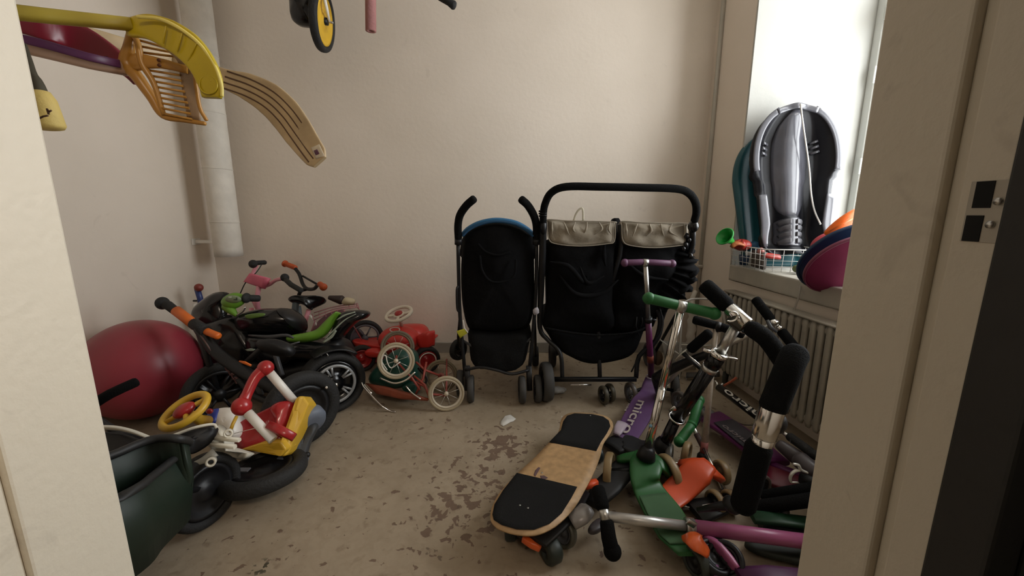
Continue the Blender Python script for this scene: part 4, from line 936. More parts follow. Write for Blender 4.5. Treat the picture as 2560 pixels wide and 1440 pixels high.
# ---- double stroller
t = thing('double_stroller', 'wide black side-by-side double stroller with one long foam handle and beige roll-down covers', 'stroller', (.50, 2.25, 0))
hp = [(1358, 556, 1.93), (1358, 540, 1.92), (1362, 512, 1.89), (1378, 482, 1.86), (1415, 467, 1.84), (1500, 467, 1.83), (1600, 469, 1.83), (1690, 472, 1.84), (1722, 483, 1.85), (1738, 505, 1.87), (1741, 530, 1.89), (1736, 552, 1.91)]
part('handle', MB().tube(WL(hp), .0172, 18, smooth=5), FOAM, t)
for k in range(3):
    part('handle_ring', MB().lathe([(.0185, -.003), (.021, 0), (.0185, .003)], W(1357, 528 + k * 6, 1.91 + .003 * k), (0, .1, 1), 18, closed=True), BLK, t)
part('handle_joint', MB().ell(W(1733, 566, 1.92), (.024, .03, .03), n=20), BLKG, t)
part('handle_joint', MB().ell(W(1358, 566, 1.94), (.019, .03, .04), n=20), BLK, t)
fr = MB().tube(WL([(1358, 560, 1.94), (1356, 640, 1.98), (1352, 740, 2.03), (1350, 820, 2.05), (1368, 848, 2.04), (1392, 870, 2.02), (1403, 895, 2.0), (1406, 948, 1.98)]), [.018, .018, .016, .013, .012, .012, .011, .011], 12, smooth=4)
fr.tube(WL([(1550, 560, 1.97), (1548, 640, 2.0), (1500, 800, 2.04), (1497, 860, 2.02), (1500, 948, 1.98)]), [.014, .014, .012, .011, .011], 12, smooth=3)
fr.tube(WL([(1732, 570, 1.93), (1724, 640, 1.99), (1660, 780, 2.04), (1640, 850, 2.04), (1598, 890, 2.02), (1590, 945, 1.99)]), [.014, .014, .013, .012, .012, .012], 12, smooth=3)
part('frame', fr, BLK, t)
part('axle_bar', MB().rs(WL([(1376, 948, 1.98), (1590, 948, 1.98)]), .024, .024, (0, 0, 1), 12, 4), BLK, t)
part('foot_bar', MB().tube(WL([(1425, 962, 1.96), (1478, 962, 1.96)]), .004, 8), CHR, t)
for X_, nm in (((1366, 1540), 'left'), ((1556, 1722), 'right')):
    a, b = X_
    out = [(a + 2, 600), (a, 640), (a + 2, 760), (a + 4, 830), (b - 10, 835), (b - 4, 760), (b, 640), (b, 590), ((a + b) / 2, 575)]
    if nm == 'right':
        out = [(a, 592), (a - 10, 690), (a - 20, 760), (a - 22, 830), (1620, 830), (1650, 790), (1690, 745), (1722, 705), (1728, 650), (1722, 600), (1640, 575)]
    part('back_fabric', MB().slab([W(x_, y_, 2.0 + .0001 * (y_ - 600)) for x_, y_ in out], (0, -1, .1), .14, bulge=.05, back=.05, smooth=4, rings=10, wr=.035, ws=9), FAB, t)
part('centre_fabric', MB().slab(WL([(1530, 560, 2.03), (1560, 560, 2.03), (1575, 700, 2.03), (1560, 800, 2.05), (1520, 800, 2.05), (1520, 700, 2.03)]), (0, -1, .1), .1, bulge=.02, smooth=3), FAB, t)
# folds on the back
for P_ in ([(1375, 655, 1.95), (1420, 665, 1.93), (1452, 700, 1.93), (1465, 712, 1.94)], [(1400, 690, 1.945), (1440, 735, 1.93), (1500, 735, 1.94), (1545, 700, 1.95)],
           [(1512, 600, 1.965), (1510, 640, 1.95), (1514, 665, 1.95)], [(1450, 668, 1.94), (1470, 708, 1.93), (1510, 690, 1.94)], [(1560, 650, 1.96), (1610, 690, 1.95), (1670, 700, 1.95)]):
    part('fold', MB().tube(WL(P_), [.004] + [.012] * (len(P_) - 2) + [.004], 10, smooth=5, dome=True), FAB, t)
# gathered cloth on the right side
gf = MB()
rp = [(1700, 600, .015), (1712, 618, .040), (1706, 640, .058), (1704, 668, .075), (1692, 700, .082), (1670, 730, .078), (1650, 757, .060), (1634, 785, .022)]
_p, _r = catmull([W(x_, y_, 2.03) for x_, y_, _ in rp], [r for *_, r in rp], 10)
gf.tube(_p, [r * (1 + .16 * math.sin(i * 1.1) + .06 * math.sin(i * 2.7)) for i, r in enumerate(_r)], 22)
for x_, y_, r in ((1724, 684, .040), (1722, 700, .034), (1700, 722, .05)):
    gf.ell(W(x_, y_, 1.99), (r, .06, r * .4), axes=(V((.8, 0, .6)), V((0, 1, 0)), V((-.6, 0, .8))), n=18, m=12)
part('gathered_hood', gf, FAB, t)
for k, (x_, y_) in enumerate(((1716, 590), (1722, 600), (1714, 612), (1708, 622), (1726, 640))):
    part('buckle', MB().ell(W(x_, y_, 1.95), (.011, .014, .016), n=14, m=8), BLKG, t)
BEI = mat('beige_cotton', (.29, .25, .19), .85, bump=.35, bscale=30)
def cover(x0, x1, y0, y1, seed):
    ou = [(x0 + 2, y0), (x0 + (x1 - x0) * .3, y0 + 3), (x0 + (x1 - x0) * .6, y0 + 4), (x1 - 3, y0 + 6), (x1, y0 + 12), (x1 - 3, y1 - 10), (x1 - 20, y1 - 3), ((x0 + x1) / 2, y1 + 3), (x0 + 25, y1 - 2), (x0 + 4, y1 - 14), (x0, y0 + 12)]
    o = WL([(a, b, 1.955) for a, b in ou])
    q = part('roll_cover', MB().slab(o, (0, -1, .1), .03, bulge=.018, smooth=4, rings=12, wr=.022, ws=16 + seed), BEI, t)
    part('piping', MB().tube(catmull_loop([p + V((0, -.006, 0)) for p in o], 4), .0028, 6, loop=True), mat('beige_piping', (.30, .26, .20), .8), q)
    for k in range(6):
        x_ = x0 + 12 + k * (x1 - x0 - 24) / 5
        part('crease', MB().tube(WL([(x_, y0 + 6, 1.938), (x_ + 8 * math.sin(k * 2 + seed), y0 + 24, 1.932), (x_ + 14 * math.sin(k * 1.3 + seed), y0 + 38, 1.938)]), [.002, .006, .001], 8, smooth=4), BEI, q)
cover(1368, 1538, 549, 612, 0); cover(1553, 1722, 553, 616, 3)
part('toy_loop', MB().rs(WL([(1434, 553, 1.95), (1440, 535, 1.945), (1450, 522, 1.94), (1457, 524, 1.94), (1458, 553, 1.95)]), .010, .003, (0, -1, 0), 8, 4, smooth=4), mat('ivory_ribbon', (.62, .57, .44), .6), t)
bs = WL([(1362, 822, 2.04), (1420, 828, 2.04), (1500, 832, 2.04), (1590, 826, 2.04), (1625, 815, 2.04), (1618, 850, 2.03), (1600, 885, 2.02), (1560, 905, 2.01), (1481, 917, 2.0), (1430, 905, 2.0), (1395, 880, 2.01), (1375, 850, 2.02)])
part('basket', MB().slab(bs, (0, -1, 0), .34, bulge=.03, back=.03, smooth=4, wr=.01, ws=8), FAB, t)
part('basket_hem', MB().tube(WL([(1362, 820, 2.0), (1430, 832, 1.985), (1500, 838, 1.98), (1580, 832, 1.985), (1622, 815, 2.0)]), .006, 10, smooth=4), FABM, t)
part('hanging_strap', MB().tube(WL([(1592, 790, 2.0), (1590, 815, 2.0), (1598, 840, 2.0)]), .003, 6), BLK, t)
part('hanging_strap', MB().tube(WL([(1604, 785, 2.0), (1606, 805, 2.0), (1600, 825, 2.0)]), .003, 6), BLK, t)
part('brake_cable', MB().tube(WL([(1650, 770, 1.98), (1656, 810, 1.97), (1640, 850, 1.97), (1600, 890, 1.96), (1578, 930, 1.95)]), .004, 6, smooth=5), BLK, t)
part('folding_bracket', MB().rs(WL([(1640, 770, 2.0), (1652, 800, 2.0), (1645, 840, 2.0), (1628, 870, 2.0)]), [.02, .03, .028, .016], .02, (0, -1, 0), 12, 4, smooth=4), BLK, t)
c_ = W(1366, 950, 2.02); c_.z = .105; wheel(t, c_, (1, .1, 0), .105, .055, SMR, BLK, sec=.034)
for (px, y_, R) in ((1510, 1.97, .05), (1526, 2.0, .05)):
    c_ = W(px, 960, y_); c_.z = R; wheel(t, c_, (1, .25, 0), R, .024, mat('smoky_brown_rubber', (.07, .06, .04), .5), BLK, spokes=5, sec=R * .35)
for (px, y_, R) in ((1688, 2.02, .07),):
    c_ = W(px, 960, y_); c_.z = R; wheel(t, c_, (1, -.25, 0), R, .03, SMR, BLK, sec=.022)
for (px, y_) in ((1380, 2.5), (1620, 2.5)):
    c_ = W(px, 930, y_); c_.z = .08; wheel(t, c_, (1, 0, 0), .08, .04, SMR, BLK, sec=.03)
    part('front_leg', MB().tube([c_ + V((.03, 0, 0)), c_ + V((.03, -.3, .35))], .010, 10), BLK, t)
part('seat', MB().bb(.17, .80, 2.12, 2.4, .36, .46), FAB, t, bevel=.04)
# plastic bag under the double stroller
part('plastic_bag', MB().ell(Z(1395, 975, .018), (.045, .028, .018), n=24, m=12, fn=lambda x, y, z: 1 + .12 * math.sin(7 * x + 4 * y)), mat('pale_plastic_film', (.42, .42, .42), .35), None, label='small crumpled pale plastic lump on the floor under the double stroller', cat='litter')
# torn paper
pz = [Z(a, b, .003) for a, b in ((1251, 1053), (1262, 1040), (1276, 1036), (1290, 1047), (1283, 1053), (1276, 1055), (1266, 1061), (1258, 1065), (1251, 1061))]
part('paper_scrap', MB().slab(pz, (.05, -.1, 1), .002, bulge=.010, smooth=0, rings=5, wr=.006, ws=60), mat('white_paper', (.58, .56, .52), .8), None, label='small torn scrap of white paper lying on the bare floor', cat='paper')

# ================================================================ SKATEBOARD
t = thing('skateboard', 'skateboard with black grip tape at both ends and bare scuffed wood between', 'skateboard', (.17, 1.25, .0))
zt = .125
def sk(px, py): return Z(px, py, zt + (.02 if py < 1110 else 0))
ol = [(1226, 1290), (1231, 1262), (1250, 1228), (1290, 1184), (1340, 1138), (1372, 1104), (1396, 1078), (1402, 1050), (1412, 1036), (1434, 1029), (1480, 1031), (1512, 1037), (1528, 1048), (1533, 1064), (1524, 1084), (1508, 1108), (1500, 1140), (1484, 1180), (1462, 1222), (1440, 1260), (1410, 1294), (1375, 1320), (1335, 1334), (1290, 1332), (1250, 1320), (1232, 1306)]
zs = lambda x, y: zt
O3 = [Z(x, y, zs(x, y)) for x, y in ol]
PLY = mat('maple_ply', (.43, .27, .13), .5, var=.18, vscale=40)
dk = part('deck', MB().slab(O3, (0, 0, 1), .012, smooth=3, rings=4, edge=.3), PLY, t)
def sub(poly, name, m, h=.0022, th=.002, smooth=0, label=None):
    return part(name, MB().slab([Z(x, y, zs(x, y)) + V((0, 0, h)) for x, y in poly], (0, 0, 1), th, rings=4, smooth=smooth), m, t, label=label)
GT = mat('grip_tape', (.014, .014, .014), .95, bump=.8, bscale=600, spec=.25)
def dense(poly):
    o = []
    for i in range(len(poly)):
        a, b = V(poly[i] + (0,)), V(poly[(i + 1) % len(poly)] + (0,))
        n_ = 4
        for k in range(n_): p = a.lerp(b, k / n_); o.append((p.x, p.y))
    return o
sub(dense([(1373, 1106), (1402, 1076), (1408, 1054), (1418, 1040), (1436, 1034), (1480, 1036), (1508, 1042), (1522, 1052), (1526, 1066), (1517, 1084), (1502, 1106), (1491, 1128)]), 'grip_tape', GT)
sub(dense([(1292, 1183), (1443, 1218), (1428, 1246), (1404, 1284), (1374, 1310), (1335, 1325), (1292, 1324), (1254, 1313), (1234, 1300), (1231, 1287), (1236, 1262), (1258, 1226)]), 'grip_tape', GT)
SC = mat('purple_scuff', (.10, .055, .06), .7)
sub([(1334, 1188), (1338, 1176), (1346, 1168), (1351, 1170), (1344, 1182), (1338, 1192)], 'scuff', SC, .0012, .001)
sub([(1350, 1190), (1360, 1189), (1370, 1195), (1362, 1199), (1352, 1196)], 'scuff', SC, .0012, .001)
part('screw', MB().lathe([(0, .001), (.003, .001), (.0035, 0), (0, -.002)], Z(1355, 1182, zt + .002), (0, 0, 1), 12), SIL, t)
for x_, y_ in ((1404, 1042), (1476, 1039), (1300, 1263), (1320, 1270)):
    part('screw', MB().lathe([(0, .001), (.0025, .001), (.003, 0), (0, -.001)], Z(x_, y_, zs(x_, y_) + .003), (0, 0, 1), 10), SIL, t)
A_ = Z(1330, 1330, 0); ax_s = (Z(1440, 1260, 0) - Z(1235, 1270, 0)); ax_s.z = 0; ax_s.normalize(); fw = V((-ax_s.y, ax_s.x, 0))
c1 = Z(1345, 1255, zt); c2 = Z(1445, 1085, zt); c2.z = c1.z = zt
for c_, r_ in ((c1, 1), (c2, 1)):
    part('truck', MB().box(c_ - V((0, 0, .02)), .05, .07, .015, (ax_s, fw, V((0, 0, 1)))).tube([c_ - V((0, 0, .065)) - ax_s * .075, c_ - V((0, 0, .065)) + ax_s * .075], .008, 10).tube([c_ - V((0, 0, .02)), c_ - V((0, 0, .065))], .014, 10), mat('dark_truck_metal', (.08, .08, .08), .4, .7), t)
    for s_ in (-1, 1):
        cc = c_ - V((0, 0, 0)) + ax_s * .085 * s_; cc.z = .03
        part('wheel', MB().lathe([(.01, .018), (.024, .018), (.030, .012), (.030, -.012), (.024, -.018), (.01, -.018)], cc, ax_s, 24, closed=True), mat('dark_teal_urethane', (.02, .03, .03), .45), t)

# ================================================================ SCOOTERS, RIGHT HEAP
WHITE_PRINT = mat('pale_print', (.50, .44, .40), .6)
def tbar(t, a, m_, b, r, gm, knob=1.25, cm=SIL, cr=None, split=.10):
    a, b, m_ = V(a), V(b), V(m_)
    cr = cr or r * 1.08
    la = m_.lerp(a, split); lb = m_.lerp(b, split)
    for e, s in ((a, la), (b, lb)):
        g = part('grip', MB().tube([e, s], [r, r * .93], 18, dome=True), gm, t)
        if knob: part('grip_end', MB().ell(e, r * knob, n=18, m=12), gm, g)
    part('bar_clamp', MB().tube([la, lb], cr * .92, 16).tube([m_ + V((0, 0, .004)), m_ - V((0, 0, .02))], cr * .8, 14), cm, t)

# -- purple three-wheel scooter
t = thing('purple_scooter', 'purple three-wheeled kids scooter standing by the double stroller, deck pointing to the skateboard', 'scooter', Z(1600, 1030, 0))
tp = W(1613, 655, 1.82); bt = W(1628, 942, 2.02)
tbar(t, W(1562, 657, 1.83), tp, W(1680, 659, 1.83), .0150, mat('mauve_rubber', (.12, .045, .10), .5))
mid = tp.lerp(bt, .46)
part('upper_tube', MB().tube([tp, mid], .0115, 16), SIL, t)
part('stem_clamp', MB().lathe([(.012, .012), (.019, .010), (.021, 0), (.019, -.014), (.013, -.016)], mid, tp - bt, 18).ell(mid + V((.026, -.01, 0)), (.012, .01, .006)), BLK, t)
part('lower_tube', MB().tube([mid, bt], [.015, .0165], 16), PURD, t)
part('stem_sticker', MB().tube([mid.lerp(bt, .60), mid.lerp(bt, .72)], .0172, 16), mat('rusty_red_sticker', (.22, .05, .03), .5), t)
bz = bt.z
part('base_ring', MB().lathe([(.024, .004), (.028, 0), (.024, -.005)], bt, (0, -.1, 1), 22, closed=True), mat('pale_lilac_plastic', (.42, .36, .45), .5), t)
dk = MB().rs([W(1630, 948, 2.03), W(1630, 965, 2.0), W(1626, 990, 1.95), Z(1612, 1010, .065), Z(1585, 1055, .060), Z(1562, 1100, .058)], [.075, .10, .115, .125, .11, .085], [.05, .05, .035, .014, .012, .010], (0, -.35, 1), 18, 4, smooth=5)
part('deck', dk, PUR, t)
d0 = Z(1607, 992, .074); d1 = Z(1562, 1092, .070); dd = (d1 - d0).normalized(); side = V((0, 0, 1)).cross(dd)
text_part('printed_word', 'micro', d0 - side * .030 - dd * 0 + V((0, 0, .0008)), dd, -side * -1, .115, WHITE_PRINT, t, label='pale word micro printed along the deck') if 0 else None
def deck_text(t, txt, o, e, h, m, z_up=V((0, 0, 1)), flip=False, frac=1.):
    """print txt from point o towards e, letters h tall, lying on the surface"""
    d = (e - o); L = d.length; d.normalize(); up = V(z_up).cross(d).normalized()
    if flip: up = -up
    ob = text_part('printed_word', txt, o, d, up, h, m, t)
    xs = [v.co.dot(d) for v in ob.data.vertices]; w = max(xs) - min(xs); x0 = min(xs); k = L / w
    base = (V(o) - rootloc(t))
    for v in ob.data.vertices:
        s = v.co - base; a = s.dot(d); v.co = base + d * ((v.co.dot(d) - x0) * k) + (s - d * a)
    return ob
deck_text(t, 'micro', Z(1596, 1000, .090), Z(1553, 1080, .072), .062, WHITE_PRINT)
deck_text(t, 'mini', Z(1571, 1008, .086), Z(1561, 1026, .080), .014, WHITE_PRINT)
deck_text(t, 'scooter', Z(1618, 1007, .072), Z(1609, 1026, .071), .012, WHITE_PRINT) if 0 else None
part('brake', MB().rs([Z(1556, 1058, .078), Z(1548, 1072, .082), Z(1540, 1088, .07)], [.05, .045, .03], .008, (0, -.2, 1), 12, 4, smooth=3, bow=.006), mat('lilac_white_plastic', (.46, .38, .45), .45), t)
for px, yy, sx in ((1577, 1.98, -1), (1690, 2.0, 1)):
    c_ = W(px, 985, yy); c_.z = .058
    wheel(t, c_, (1, -.22 * sx, 0), .058, .024, SMK, GRYP, spokes=5, sec=.018, hubr=.35)
    part('axle_arm', MB().tube([c_, bt + V((0, 0, -.05))], .009, 10), BLK, t)
wheel(t, Z(1560, 1096, .028) , (.95, -.3, 0), .028, .03, SMK, GRYP, sec=.009)

# -- green three-wheel scooter
GRNR = mat('green_rubber', (.014, .135, .03), .5)
t = thing('green_scooter', 'green three-wheeled scooter with green handle, silver post and amber wheels, nearest the camera', 'scooter', Z(1620, 1250, 0))
tp = W(1703, 765, 1.32); bt = W(1617, 1132, 1.30)
tbar(t, W(1622, 746, 1.33), tp, W(1786, 784, 1.30), .0185, GRNR, 1.15, split=.13)
md = tp.lerp(bt, .55)
part('upper_tube', MB().tube([tp, md], .0130, 18), CHR, t)
part('lower_tube', MB().tube([md, bt], .0142, 18), CHR, t)
part('push_button', MB().ell(tp.lerp(bt, .80) + V((-.012, -.008, 0)), .006, n=12, m=8), mat('pale_blue_plastic', (.2, .4, .55), .4), t)
part('push_button', MB().lathe([(.0, .002), (.007, .001), (.008, -.002)], tp.lerp(bt, .62) + V((.0, -.013, 0)), (0, -1, 0), 14), SIL, t)
part('steering_boot', MB().lathe([(.014, .025), (.024, .018), (.030, .0), (.034, -.018), (.02, -.03)], bt, (tp - bt), 20), BLK, t)
dk = MB().rs([Z(1618, 1140, .115), Z(1614, 1165, .11), Z(1612, 1195, .095), Z(1622, 1225, .070), Z(1655, 1275, .062), Z(1695, 1340, .062), Z(1722, 1385, .066)], [.090, .112, .098, .108, .126, .118, .062], [.035, .035, .03, .018, .014, .014, .014], (0, -.1, 1), 18, 4, smooth=5)
part('deck', dk, GRN, t)
part('grip_mat', MB().rs([Z(1632, 1236, .078), Z(1660, 1280, .0715), Z(1694, 1335, .0715), Z(1708, 1360, .073)], [.096, .112, .106, .076], .004, (0, 0, 1), 16, 5, smooth=5), mat('matt_green_rubber', (.050, .115, .050), .85), t)
part('front_arm', MB().rs([Z(1545, 1150, .085), Z(1580, 1143, .11), Z(1618, 1145, .12), Z(1655, 1165, .11), Z(1672, 1185, .08)], [.03, .04, .07, .04, .03], .022, (0, -.3, 1), 14, 4, smooth=4), GRN, t)
for c_, ax_, nm in ((W(1523, 1172, 1.31), (.93, -.36, .05), 0), (W(1668, 1207, 1.30), (.96, .26, .1), 1)):
    c_.z = .069
    wheel(t, c_, ax_, .068, .028, AMB, mat('dull_amber_plastic', (.12, .085, .045), .4), spokes=0, sec=.014, disc=True)
    part('axle', MB().tube([c_, V((W(1610, 1160, 1.3).x, 1.30, .085))], .010, 10), BLK, t)
rwc = Z(1740, 1405, .04); 
wheel(t, V((rwc.x, rwc.y, .042)), (.93, .36, 0), .042, .030, mat('dark_olive_rubber', (.03, .035, .025), .6), BLK, sec=.014)
part('brake', MB().rs([Z(1712, 1348, .085), Z(1728, 1345, .105), Z(1745, 1358, .108), Z(1765, 1378, .085)], [.02, .05, .055, .04], .008, (-.2, -.2, 1), 14, 4, smooth=4, bow=.008), mat('vivid_orange_plastic', (.75, .12, .02), .35, coat=.3), t)

# -- orange three-wheel scooter with pale tube
t = thing('orange_scooter', 'orange scooter with worn pale post and short black handlebar behind the green scooter', 'scooter', Z(1740, 1220, 0))
tp = W(1790, 822, 1.50); bt = W(1757, 1150, 1.42)
tbar(t, W(1738, 800, 1.54), W(1795, 815, 1.50), W(1855, 835, 1.46), .0175, FOAM, 0, cm=BLK)
part('post', MB().tube([tp, tp.lerp(bt, .5), bt], [.0095, .0105, .0135], 16), mat('worn_aluminium', (.46, .40, .33), .5, .5, var=.25, vscale=30), t)
part('post_sticker', MB().tube([tp.lerp(bt, .86), tp.lerp(bt, .95)], .0142, 16), mat('faded_red_sticker', (.25, .07, .06), .6), t)
ORB = mat('orange_red_plastic', (.62, .075, .018), .4)
part('steering_boot', MB().lathe([(.014, .03), (.022, .02), (.026, -.02)], bt, tp - bt, 18), BLK, t)
part('deck', MB().rs([Z(1772, 1165, .11), Z(1745, 1180, .10), Z(1718, 1205, .075), Z(1690, 1232, .055), Z(1655, 1262, .05)], [.06, .10, .10, .095, .08], [.04, .045, .03, .018, .014], (0, -.2, 1), 16, 4, smooth=4), ORB, t)
part('front_arm', MB().rs([Z(1700, 1160, .08), Z(1745, 1160, .11), Z(1780, 1180, .10), Z(1805, 1200, .06)], [.03, .05, .045, .02], .025, (0, -.3, 1), 14, 4, smooth=4), ORB, t)
for c_, ax_ in ((W(1715, 1148, 1.40), (.8, -.6, 0)), (W(1797, 1236, 1.34), (1., .15, 0))):
    c_.z = .045 if c_.y < 1.37 else .085
    wheel(t, c_, ax_, .045, .025, AMB, mat('dull_amber_plastic', (.12, .085, .045), .4), sec=.014)
wheel(t, Z(1652, 1262, .03), (.7, .7, 0), .03, .028, AMB, BLK, sec=.01)

# -- large black scooter with chrome clamps (bar A)
def bigbar(t, a, b, c0, c1, r, bend=None):
    """foam grips a..c0 and c1..b with chrome centre"""
    part('grip', MB().tube([a, c0], r, 20, dome=True), FOAM, t)
    pts = [c1] + ([bend] if bend is not None else []) + [b]
    part('grip', MB().tube(pts, r, 20, dome=True, smooth=4 if bend is not None else 0), FOAM, t)
    L = (c1 - c0)
    part('bar_sleeve', MB().tube([c0 - L * .1, c0 + L * .18], r * .62, 18).tube([c0 + L * .12, c0 + L * .16, c0 + L * .82, c0 + L * .84], [r * .66, r * .84, r * .84, r * .72], 20).tube([c0 + L * .84, c1 + L * .1], r * .66, 18), CHR, t)
t = thing('black_scooter', 'big black kick scooter with thick black post and round chrome clamp, amid the scooter heap', 'scooter', Z(1650, 1130, 0))
a_ = W(1765, 716, 1.33); b_ = W(1958, 905, 1.12)
bigbar(t, a_, b_, W(1815, 762, 1.29), W(1880, 822, 1.21), .0265, W(1918, 850, 1.16))
hd = W(1843, 812, 1.25); cl_ = W(1797, 886, 1.28); lc = W(1692, 1045, 1.38); bt = Z(1655, 1122, .10)
part('inner_post', MB().tube([hd, cl_], .0165, 18), SIL, t)
part('head_block', MB().box(W(1842, 806, 1.25), .05, .05, .04, (V((.7, -.3, -.55)).normalized(), V((.3, .9, -.1)), V((.6, 0, .7)).normalized())), mat('dark_gunmetal', (.05, .045, .035), .4, .6), t, bevel=.008)
for (x_, y_) in ((1825, 790), (1858, 818)):
    c_ = W(x_, y_, 1.22)
    part('cable_hook', MB().tube([c_ + V((.020 * math.cos(q), -.006, .016 * math.sin(q))) for q in [(-2.2 + k * .5) for k in range(9)]], [.002, .003, .0038, .0038, .0038, .0038, .0036, .003, .002], 10, smooth=3), CHR, t)
part('clamp_lever', MB().lathe([(.017, .012), (.026, .010), (.031, .003), (.031, -.003), (.026, -.010), (.017, -.012)], cl_, hd - cl_, 26, closed=True), CHR, t)
part('clamp_lever', MB().rs([cl_ + V((.02, -.01, -.004)), cl_ + V((.045, -.02, -.006)), cl_ + V((.055, -.01, -.018))], [.022, .018, .010], .006, (0, 0, 1), 12, 3, smooth=4), CHR, t)
part('clamp_lever', MB().rs([cl_ + V((-.02, .0, .006)), cl_ + V((-.05, .01, .014))], [.02, .012], .012, (0, 0, 1), 12, 3), CHR, t)
dpost = (cl_ - lc).normalized()
part('outer_post', MB().tube([cl_ - dpost * .01, cl_ - dpost * .05], .0265, 20).tube([cl_ - dpost * .05, lc], .0250, 20), BLKG, t)
part('post_band', MB().tube([cl_ - dpost * .055, cl_ - dpost * .072], .0262, 20), SIL, t)
part('post_ring', MB().lathe([(.025, .004), (.032, .003), (.032, -.003), (.025, -.004)], lc, dpost, 24, closed=True), CHR, t)
part('post_bearing', MB().tube([lc + dpost * .015, lc - dpost * .02], .0195, 18), mat('brown_plastic', (.07, .025, .015), .5), t)
part('lower_post', MB().tube([lc - dpost * .015, bt], [.020, .024], 18), BLKG, t)
part('quick_release', MB().rs([lc + V((-.035, -.01, .035)), lc + V((-.02, -.02, .05)), lc + V((-.008, -.02, .045))], [.010, .02, .01], .008, (0, -1, 0), 10, 3), CHR, t)
part('quick_release', MB().tube([lc + V((.02, -.02, .02)), lc + V((.035, -.02, .03))], .007, 10, dome=True), CHR, t)
c_ = bt.copy(); c_.z = .065; c_.x += .01
wheel(t, c_ + V((.01, -.02, 0)), (.88, -.45, 0), .062, .026, mat('smoked_rubber', (.05, .045, .035), .35), SIL, spokes=5, sec=.018, hubr=.35)
part('fork', MB().ell(bt + V((0, 0, .01)), (.03, .035, .04)), BLK, t)
part('fork_bolt', MB().tube([c_ + V((-.03, -.04, .01)), c_ + V((.04, -.06, .01))], .006, 10, dome=True), CHR, t)
part('deck', MB().rs([bt + V((-.02, .04, -.01)), Z(1595, 1118, .06), Z(1560, 1105, .055), Z(1528, 1120, .05)], [.06, .11, .11, .09], .02, (0, 0, 1), 14, 5, smooth=4), mat('black_deck', (.011, .011, .012), .6), t)

# -- nearest handlebar with bend (bar B)
t = thing('leaning_black_scooter', 'black scooter with bent foam handlebar and chrome centre, nearest the right jamb', 'scooter', (.75, .95, 0))
p = [W(1990, 890, .90), W(1968, 925, .90), W(1935, 1005, .89)]
part('grip', MB().tube(WL([(1988, 886, .92), (1978, 905, .905), (1962, 945, .89), (1932, 1018, .88)]), .0300, 22, dome=True, smooth=4), FOAM, t)
part('grip', MB().tube(WL([(1897, 1118, .88), (1880, 1180, .89), (1858, 1262, .90)]), .0300, 22, dome=True, smooth=3), FOAM, t)
c0, c1 = W(1935, 1010, .88), W(1900, 1120, .88)
part('bar_sleeve', MB().tube([c0, c0.lerp(c1, .1), c0.lerp(c1, .72), c0.lerp(c1, .74)], [.0235, .0275, .0275, .0250], 24).tube([c0.lerp(c1, .75), c1], .0235, 22), CHR, t)
for k in range(4):
    f_ = .2 + .14 * k
    part('sleeve_groove', MB().lathe([(.0208, .001), (.0212, 0), (.0208, -.001)], c0.lerp(c1, f_), c1 - c0, 24, closed=True), SIL, t) if 0 else None
mm = c0.lerp(c1, .5)
part('head_block', MB().ell(mm + V((.035, .03, -.005)), (.03, .03, .03), n=18), BLK, t)
part('post', MB().tube([mm + V((.02, .02, 0)), mm + V((.14, .25, -.22)), V((.95, 1.35, .08))], .017, 14), BLKG, t)
c_ = V((.97, 1.40, .06)); wheel(t, c_, (.9, -.4, 0), .06, .026, SMK, BLK, sec=.018)
part('dark_base', MB().ell(W(1830, 1262, .98), (.022, .03, .02)), BLK, t)
part('bar_end', MB().tube([W(1745, 1275, 1.04), W(1800, 1265, 1.0), W(1850, 1262, .98)], [.008, .012, .016], 12), BLK, t)

# -- third handlebar (C)
t = thing('slim_scooter', 'slim scooter with two straight black grips on a silver joint before the radiator', 'scooter', Z(1660, 985, 0))
part('grip', MB().tube(WL([(1890, 750, 1.70), (1926, 797, 1.64)]), .0195, 18, dome=True), FOAM, t)
part('grip', MB().tube(WL([(1955, 830, 1.60), (1996, 880, 1.54)]), .0195, 18, dome=True), FOAM, t)
part('joint', MB().tube(WL([(1926, 797, 1.64), (1955, 832, 1.60)]), .0085, 14).ell(W(1936, 806, 1.60), (.020, .015, .014)).ell(W(1948, 820, 1.595), (.013, .012, .012)), CHR, t)
part('joint_lever', MB().rs(WL([(1918, 800, 1.60), (1926, 818, 1.59), (1942, 830, 1.58)]), [.012, .018, .010], .01, (0, -1, 0), 10, 3), GRYM, t)
part('post', MB().rs(WL([(1928, 812, 1.62), (1820, 862, 1.70), (1700, 925, 1.80), (1665, 960, 1.86)]), .018, .018, (0, -.3, 1), 12, 5), mat('pale_aluminium', (.50, .47, .41), .4, .7), t)
c_ = W(1650, 965, 1.92); c_.z = .05; wheel(t, c_, (.8, -.6, 0), .05, .024, SMK, SIL, sec=.016)
part('fork', MB().tube([W(1665, 960, 1.86), c_], .012, 10), SIL, t)

